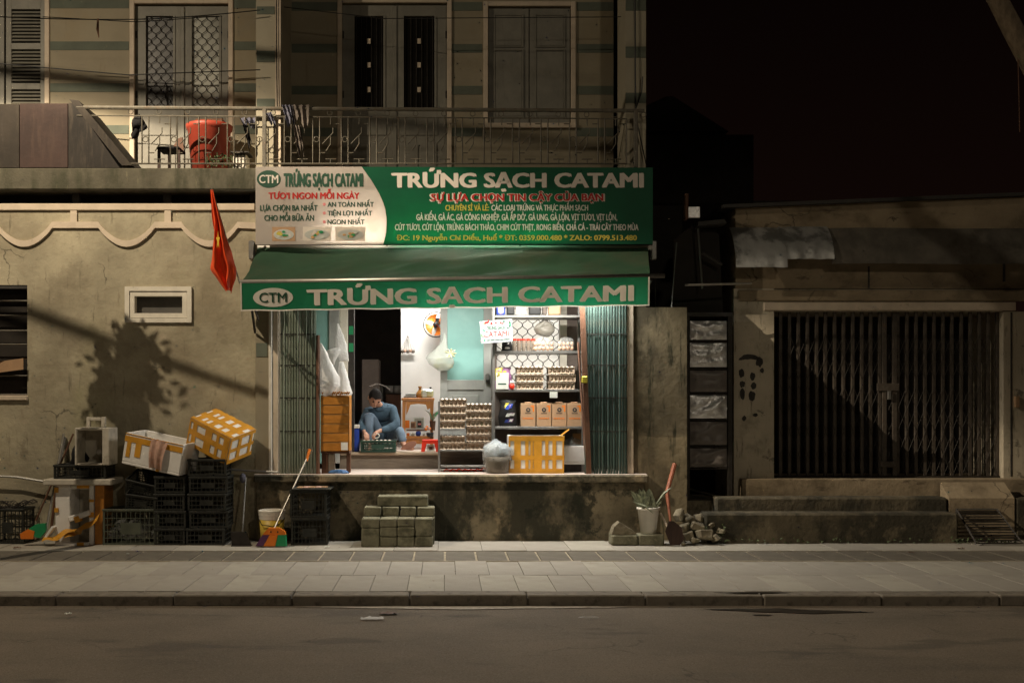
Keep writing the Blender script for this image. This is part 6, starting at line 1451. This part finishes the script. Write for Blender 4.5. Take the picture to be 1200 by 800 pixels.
# ================================================================== POT, STONES, SPADE
SP = -.5; vx = lambda p: X(p, SP); vz = lambda p: Z(p, SP)
for (a, b_, lab) in ((717, 748, 'left flat brick under the broken stone'), (748.5, 779, 'right flat brick carrying the plant pot')):
    b = MB().box(vx(a), vx(b_)-.004, SP, SP+.22, .0, .115, .012); b.v = [v+V((noise.noise(v*18), noise.noise(v*18+V((7, 0, 0))), noise.noise(v*18+V((0, 7, 0)))))*.012 for v in b.v]; tag(b.build('flat_brick', m_block), lab, 'brick')
b = MB(); b.prism([(vx(717), .118), (vx(747), .118), (vx(744), .15), (vx(727), .25), (vx(720), .20)], SP+.01, SP+.17); b.v = [v+V((noise.noise(v*14), noise.noise(v*14+V((7, 0, 0))), 0))*.02 for v in b.v]; tag(b.build('broken_stone', m_stone), 'pointed broken stone lying on the left flat brick', 'stone')
pt = thing('plant_pot', 'pale tapered plastic pot with a striped spiky plant on a brick', 'plant pot', (vx(762), SP+.1, .117)); pc = (vx(762), SP+.11, .118)
P(MB().lathe([(.082, 0), (.115, .255), (.125, .257), (.125, .285), (.113, .286), (.108, .26), (.10, .255)], pc, 22), 'pot', m_whitep, pt, smooth=True); P(MB().lathe([(.10, .256), (.05, .262)], pc, 12), 'soil', m_joint, pt)
for k in range(36):
    a = random.uniform(0, 6.28); L_ = random.uniform(.12, .27); spd = random.uniform(.15, 1.0)
    d = V((math.cos(a)*spd, math.sin(a)*spd*.6, 1)).normalized(); s_ = d.cross(V((0, 1, 0))).normalized(); o = V((pc[0]+random.uniform(-.06, .06), pc[1]+random.uniform(-.04, .04), pc[2]+.255))
    b = MB(); drp = random.uniform(0, .14)*spd
    b.grid(lambda u, v: tuple(o+d*L_*v+s_*(u-.5)*.06*math.sin(math.pi*(.12+.88*v))**.7+V((0, -.008*abs(u-.5)*2, -drp*v*v))), 2, 7); P(b, 'leaf', m_leaf, pt)
for (a, b_) in (((748, 590), (765, 601)), ((762, 601), (741, 587)), ((770, 590), (787, 570))):
    p0, p1 = V((vx(a[0]), SP+.02, vz(a[1]))), V((vx(b_[0]), SP-.02, vz(b_[1]))); P(MB().tube([p0, p0.lerp(p1, .5)+V((0, 0, .02)), p1], [.009, .015, .002], 4), 'leaf', m_leaf, pt)
sd = thing('spade', 'rusty spade with a thick red brown handle leaning on the wall by the pot', 'spade', (vx(787), SP, 0))
P(MB().tube([(vx(786), SP, vz(612)), (vx(785), SP+.15, vz(578)), (X(791, -.1), -.08, Z(544, -.1))], [.012, .022, .026], 8), 'handle', m_wood_or, sd); sd.children[-1].data.materials[0] = mat('red_brown_handle', (.27, .085, .04), .6, .15, 6)
b = MB(); b.prism([(vx(783), vz(610)), (vx(789), vz(610)), (vx(798), vz(617)), (vx(801), vz(631)), (vx(796), .01), (vx(785), .008), (vx(779), vz(622))], SP-.03, SP-.015); P(b, 'blade', m_rust_red, sd)
stick('split_stake', 'pale split stake leaning against the spade', (774, 601), (784, 621), .012, m_trim, -.35, -.5, 'stake')
rnd = random.Random(3)
for k, (px_, py_, w_, h_, d_) in enumerate(((806, 628, 9, 8, 0), (826, 627, 13, 8, 0), (838, 630, 6, 6, 0), (801, 618, 12, 6, .1), (817, 617, 11, 7, .1), (806, 608, 9, 6, .2), (820, 606, 9, 6, .2), (832, 614, 9, 6, .15), (795, 604, 9, 7, .2), (812, 632, 6, 5, -.03), (844, 622, 5, 5, .1), (800, 636, 4, 3, -.05))):
    y = -.42+d_; s_ = sY(y); b = MB(); b.T = M.Translation((X(px_, y), y, Z(py_, y))) @ M.Rotation(rnd.uniform(-.5, .5), 4, 'Y') @ M.Rotation(rnd.uniform(-.9, .9), 4, 'Z') @ M.Rotation(rnd.uniform(-.4, .4), 4, 'X'); b.box(-w_/s_*.65, w_/s_*.65, -.06, .06, -h_/s_*.62, h_/s_*.62, .012); b.T = None; b.v = [v+V((noise.noise(v*11+V((k, 0, 0))), noise.noise(v*11+V((0, k, 0))), noise.noise(v*11+V((0, 0, k)))))*.032 for v in b.v]
    q = min(v.z for v in b.v); 
    tag(b.build('rubble_stone', m_stone), ['rounded', 'large pale', 'small', 'flat', 'angular', 'squarish', 'mossy', 'dark', 'upper left', 'low front', 'far right', 'tiny front'][k]+' stone in the rubble heap beside the spade', 'stone', 'stones heaped by the passage')
wd = MB(); 
for k in range(260):
    px_ = random.choice([random.uniform(790, 850), random.uniform(850, 1140), random.uniform(1110, 1200)]); x = X(px_, -.36); z = random.uniform(0, .05) if px_ > 850 else random.uniform(0, .2); y = -.34-random.random()*.04
    a = random.uniform(0, 6.28); L_ = random.uniform(.015, .04); wd.add([(x, y, z), (x+L_*math.cos(a), y-.01, z+L_*abs(math.sin(a))), (x+L_*.5*math.cos(a+1), y+.01, z+L_*.6)], [(0, 1, 2)])
tag(wd.build('weeds', m_leafg), 'small weeds and moss along the foot of the right steps', 'weeds', kind='stuff')
# litter
def litter(px_, py_, y, w_, label, m, seed, name='litter_scrap'):
    x = X(px_, y); b = MB(); z0 = -.083 if y < KY0 else .003
    b.grid(lambda u, v: (x+(u-.5)*w_+.02*noise.noise(V((v*5, seed, 0))), y+(v-.5)*w_*.5+.02*noise.noise(V((u*5, 0, seed))), z0+.012*(1+noise.noise(V((u*4, v*4, seed))))), 8, 6); tag(b.build(name, m, smooth=True), label, 'litter')
litter(436, 723, -3.98, .17, 'torn white plastic scrap on the road below the shop', m_bag, 1); litter(455, 717, -3.78, .13, 'brown leaf scrap beside the torn white plastic on the road', m_wood, 2); litter(689, 722, -3.95, .14, 'crumpled clear plastic on the road right of the middle', m_bag_c, 3)
litter(1068, 648, -1.1, .05, 'small dark leaf on the pavement below the gate', m_wood, 4); litter(895, 631, -.5, .16, 'crinkled clear wrapper at the foot of the lower step', m_bag_c, 5); litter(1126, 640, -.8, .07, 'dark dry leaf on the pavement near the metal ramp', m_wood, 6); litter(383, 638, -.68, .06, 'tiny white paper scrap by the black crates', m_let_white, 7)
litter(20, 640, -.75, .08, 'dark dry leaf on the pavement at the far left', m_wood, 8); litter(150, 651, -1.2, .03, 'white fleck on the dark paving band at left', m_let_white, 9); litter(80, 717, -3.8, .05, 'white fleck on the road at the far left', m_let_white, 10)
rnd = random.Random(8)
gb = MB()
for k in range(160):
    x = rnd.uniform(-5, 7.4); y = -3.46-abs(rnd.gauss(0, .12)) if k % 3 else rnd.uniform(-3.2, -.6); z = -.083 if y < KY0 else .002; s_ = rnd.uniform(.006, .018); a = rnd.uniform(0, 3)
    gb.add([(x, y, z), (x+s_*math.cos(a), y+s_*math.sin(a), z+.004), (x+s_*.5, y+s_*1.1, z+.001)], [(0, 1, 2)])
tag(gb.build('leaf_litter', m_wood), 'fine leaf litter and grit along kerb and pavement', 'leaf litter', kind='stuff')

# ================================================================== BALCONY THINGS
BYY = .35; ox = lambda p: X(p, BYY); oz = lambda p: Z(p, BYY)
tubp = thing('red_plastic_bin', 'large dull red plastic bin standing on the balcony', 'bin', (ox(242), BYY+.1, UF)); 
P(MB().lathe([(.20, 0), (.245, oz(150)-UF), (.262, oz(149)-UF), (.268, oz(144)-UF), (.25, oz(143)-UF), (.24, oz(150)-UF)], (ox(242), BYY+.15, UF), 28), 'tub', m_redpot, tubp, smooth=True); P(MB().box(ox(225), ox(260), BYY+.1, BYY+.2, oz(143), oz(136), .02), 'contents', m_wood, tubp)
bc = MB(); bc.ball((X(165, .0), -.05, Z(146, 0)), (.10, .06, .09), 14, 9, blobfn(3, .09, 9)); bc.ball((X(161, 0), -.05, Z(156, 0)), (.045, .04, .09), 12, 8, blobfn(5, .05, 12)); tag(bc.build('black_cloth_bundle', m_blackc, smooth=True), 'black cloth bundle hanging on the railing left of the red bin', 'cloth')
ch_ = thing('dark_balcony_chair', 'dark chair behind the railing left of the red bin', 'chair', (ox(202), BYY, UF)); 
P(MB().box(ox(187), ox(214), .2, .5, oz(178), oz(175), .01), 'seat', m_blackc, ch_); P(MB().prism([(ox(197), oz(175)+.001), (ox(213), oz(175)+.001), (ox(211), oz(158)), (ox(206), oz(160))], .45, .48), 'backrest', m_wood, ch_)
for q in (188, 200, 211): P(MB().box(ox(q), ox(q)+.03, .22, .25, UF, oz(178)-.001), 'leg', m_rust_red, ch_)
def drape(name, label, px0, px1, pt, pbm, m, y, seed):
    def f(u, v):
        x = X(px0, y)+(X(px1, y)-X(px0, y))*u*(1-.3*v)+.06*v; L_ = (pbm-pt)*(.75+.25*math.sin(u*7+seed))
        return (x+.01*noise.noise(V((u*5, v*5, seed))), y-.03-.02*math.sin(u*18+seed)+.01*v, Z(pt+L_*v, y))
    b = MB(); b.grid(f, 26, 12); o = b.build(name, m, smooth=True); return tag(o, label, 'cloth')
drape('hung_cloth', 'pale grey cloth draped over the railing beside the front column', 331, 343, 124, 150, m_lavc, RY, 1); drape('hung_cloth', 'grey brown garment draped over the railing right of the column', 340, 363, 124, 152, m_greyc, RY, 3); drape('hung_cloth', 'long dark sleeve hanging down from the railing right of the column', 344, 353, 148, 185, m_greyc, RY, 7)
drape('hung_cloth', 'blue grey cloth hanging behind the railing left of the column', 281, 300, 139, 152, m_lavc, .1, 9); drape('hung_cloth', 'narrow dark cloth strip hanging left of the column', 285, 291, 148, 178, m_blackc, .12, 12); drape('hung_cloth', 'dark cloth strip hanging in front of the column', 312, 319, 133, 150, m_lavc, RY, 15)
wbk = thing('white_wire_basket', 'white plastic basket behind the railing right of the red bin', 'basket', (X(281, .2), .2, UF)); P(MB().box(X(273, .2), X(289, .2), .2, .4, UF, Z(181, .2), .01), 'basket', m_whitep, wbk)
for k in range(4): P(MB().box(X(274+4*k, .2), X(275+4*k, .2), .192, .199, UF, Z(181, .2)), 'rib', m_iron, wbk)
P(MB().box(X(270, .15), X(292, .15), .14, .42, Z(180.5, .2), Z(178.5, .2), .004), 'lid', m_iron, wbk)
pp = MB()
for k in range(90):
    o = V((X(258, .1)+random.uniform(-.16, .14), .1+random.uniform(-.05, .05), Z(194, .1)+random.uniform(0, .12))); a = random.uniform(0, 6.28); L_ = .03
    pp.add([tuple(o), tuple(o+V((L_*math.cos(a), .01, L_*math.sin(a)))), tuple(o+V((L_*math.cos(a+.9), -.01, L_*math.sin(a+.9))))], [(0, 1, 2)])
tag(pp.build('balcony_plant', m_leafg), 'low dark plant in front of the red bin on the balcony', 'plant')
tag(MB().box(X(-60, 0), X(31), -.03, .14, Z(440), Z(428), .0).build('cardboard_sheet', m_card) if False else MB().prismx([(.02, 0), (.12, .03), (.12, .035), (.02, .005)], 0, .01).build('paper_scrap', m_card), 'small paper scrap on the window bars at far left', 'scrap') if False else None
cbx = MB(); cbx.grid(lambda u, v: (X(-30)+(X(31)-X(-30))*u, -.06+.03*math.sin(u*5), Z(440-13*v-7*u+3*math.sin(v*3)*(1-u))), 10, 4); cbx.grid(lambda u, v: (X(-30)+(X(31)-X(-30))*u, -.06+.14*v, Z(427-7*u)), 10, 2)
tag(cbx.build('cardboard_flap', m_card), 'bent cardboard flap stuck in the barred window at far left', 'cardboard')

# ================================================================== WIRES
def wire(name, label, pts, y, r, m=None, sag=0):
    out = []
    for i in range(len(pts)-1):
        for k in range(8):
            t = k/8; yy = y[0]+(y[1]-y[0])*((i+t)/(len(pts)-1)) if isinstance(y, tuple) else y
            px_ = pts[i][0]+(pts[i+1][0]-pts[i][0])*t; py_ = pts[i][1]+(pts[i+1][1]-pts[i][1])*t+sag*math.sin(math.pi*t)
            out.append((X(px_, yy), yy, Z(py_, yy)))
    yy = y[1] if isinstance(y, tuple) else y; out.append((X(pts[-1][0], yy), yy, Z(pts[-1][1], yy)))
    tag(MB().tube(out, r, 4, False).build(name, m or m_black), label, 'wire')
wire('overhead_wire', 'thin upper wire crossing in front of the balcony doors at top left', [(-20, 19), (160, 23), (305, 12)], -.1, .006, sag=1.5)
wire('overhead_wire', 'second thin wire just below the upper wire at top left', [(50, 20), (160, 26), (260, 19)], -.06, .005)
wire('overhead_wire', 'thin lower wire sloping across the balcony at left', [(-20, 73), (150, 88), (305, 82)], -.1, .006)
wire('overhead_wire', 'thin wire crossing at the height of the shutter tops', [(328, 8), (450, 22), (735, 20)], .3, .005)
wire('drop_wire', 'dark vertical cable running down the right front column', [(744, -30), (744.5, 90), (746, 195)], -.03, .008)
wire('drop_wire', 'loose cable curling beside the right front column', [(753, 90), (752, 108), (745, 128), (748, 150), (757, 192)], -.06, .006)
wire('drop_wire', 'dark cable running down the left front column edge', [(324, -30), (324, 60), (325, 128)], -.04, .006)
hk = MB().tube([(X(115, -.1), -.1, Z(26)), (X(114.5, -.1), -.1, Z(38)), (X(116, -.1), -.1, Z(48))], [.01, .016, .004], 5).build('wire_tie', m_wood); tag(hk, 'little knotted tie hanging from the wires at top left', 'tie')
# overhead cable bundles above the street (their soft shadows cross the facade)
def bundle(label, a, b_, r):
    a, b_ = V(a), V(b_); pts = [a.lerp(b_, t/20)+V((0, 0, -.01*math.sin(math.pi*t/20))) for t in range(21)]
    tag(MB().tube(pts, r, 6, False).build('cable_bundle', m_black), label, 'cable')
bundle('thick cable bundle strung along the street above the pavement', (-12, -2.95, 7.86), (6.4, -2.95, 5.47), .014)
bundle('cable slanting down from the lamp pole to the young tree', (-6.11, -3.3, 6.87), (-4.27, -2.42, 5.19), .014)

# ================================================================== STREET LAMP, ADDED FILL LAMP, TREES
def street_lamp(label, x, y, z, dx):
    t = thing('street_lamp', label, 'street lamp', (x-dx, y-.2, -.05))
    P(MB().tube([(x-dx, y-.2, -.05), (x-dx, y-.2, z-.6), (x-dx*.8, y-.15, z+.05), (x-.2*dx/abs(dx), y, z+.22)], [.09, .07, .05, .035], 10), 'pole', m_metal, t, smooth=True)
    P(MB().box(x-.28, x+.28, y-.12, y+.12, z+.16, z+.26, .03), 'lamp_head', m_metal, t); P(MB().box(x-.16, x+.16, y-.08, y+.08, z+.13, z+.159, .01), 'lamp_glass', m_lamplit, t)
street_lamp('street lamp on the pavement to the left of the house', LP.x, LP.y, LP.z, 1.2)
street_lamp('street lamp across the street on the right', 5, -16, 8, -1.2)  # unseen post and head that carry the added fill light
def leafcloud(b, c, r, n, s, seed):
    rnd = random.Random(seed)
    for k in range(n):
        d = V((rnd.gauss(0, 1), rnd.gauss(0, 1), rnd.gauss(0, 1))).normalized()*rnd.random()**.5; p = V(c)+V((d.x*r[0], d.y*r[1], d.z*r[2]))
        if noise.noise(p*2.2/max(r)) < -.12: continue
        a = V((rnd.gauss(0, 1), rnd.gauss(0, 1), rnd.gauss(0, 1))).normalized(); q = a.orthogonal().normalized()
        b.add([tuple(p-a*s), tuple(p+q*s*.35), tuple(p+a*s), tuple(p-q*s*.35)], [(0, 1, 2, 3)])
sap = thing('young_street_tree', 'slim young tree on the pavement left of the frame', 'tree', (-4.64, -2.15, 0))
P(MB().tube([(-4.74, -2.15, 0), (-4.72, -2.16, 2), (-4.75, -2.15, 3.6), (-4.72, -2.14, 5.05)], [.06, .055, .05, .04], 8), 'trunk', m_bark, sap)
b = MB()
rnd = random.Random(21)
for k in range(70):
    a = rnd.uniform(0, 6.28); rr = rnd.uniform(.10, .25); p = V((-4.72+rr*math.cos(a), -2.15+rnd.uniform(-.1, .1), 4.86+rr*1.05*math.sin(a)-.02)); d = V((math.cos(a+rnd.uniform(-.7, .7)), 0, math.sin(a+rnd.uniform(-.7, .7))))
    q = V((-d.z, 0, d.x)); L_ = rnd.uniform(.05, .085); b.add([tuple(p), tuple(p+d*L_*.5+q*.017), tuple(p+d*L_), tuple(p+d*L_*.5-q*.017)], [(0, 1, 2, 3)])
for k in range(5): leafcloud(b, (-4.72+.02*math.sin(k*2), -2.15, 4.68+.09*k), (.07, .07, .08), 220, .04, k)
for k in range(26):
    a = rnd.uniform(0, 6.28); rr = rnd.uniform(.08, .21); r_ = rnd.uniform(.022, .05); c = (-4.72+rr*math.cos(a), -2.15, 4.86+rr*1.15*math.sin(a))
    leafcloud(b, c, (r_, r_, r_), 60, .032, 40+k); b.tube([(-4.72, -2.15, 4.80), c], .004, 3)
P(b, 'crown', m_leaf_t, sap)
bt = thing('large_street_tree', 'big street tree whose limb crosses the top right corner', 'tree', (6.5, -2.4, 0))
P(MB().tube([(6.5, -2.4, -.05), (6.45, -2.4, 2), (6.35, -2.4, 3.6)], [.30, .24, .2], 12), 'trunk', m_bark, bt, smooth=True)
TYb = -2.4; P(MB().tube([(6.35, TYb, 3.55), (X(1232, TYb), TYb, Z(110, TYb)), (X(1205, TYb), TYb, Z(68, TYb)), (X(1186, TYb), TYb, Z(33, TYb)), (X(1168, TYb), TYb, Z(-2, TYb)), (X(1130, TYb), TYb, Z(-60, TYb)), (X(1060, TYb), TYb, Z(-160, TYb))], [.2, .13, .09, .085, .08, .07, .05], 12), 'limb', m_bark, bt, smooth=True)
P(MB().tube([(6.38, -2.4, 3.5), (6.9, -2.6, 5), (7.2, -2.5, 7)], [.18, .13, .06], 10), 'limb', m_bark, bt, smooth=True)
b = MB()
for k, c in enumerate(((4.6, -2.4, 7.6), (5.6, -2.8, 8.1), (6.8, -2.4, 8.2), (7.6, -2.2, 7.6))): leafcloud(b, c, (.9, .9, .6), 1300, .08, 30+k)
P(b, 'crown', m_leaf_t, bt)
wire('hanging_vine', 'thin vine hanging from the tree limb at top right', [(1193, 66), (1194, 110), (1195, 155)], -2.4, .005, m_wood)
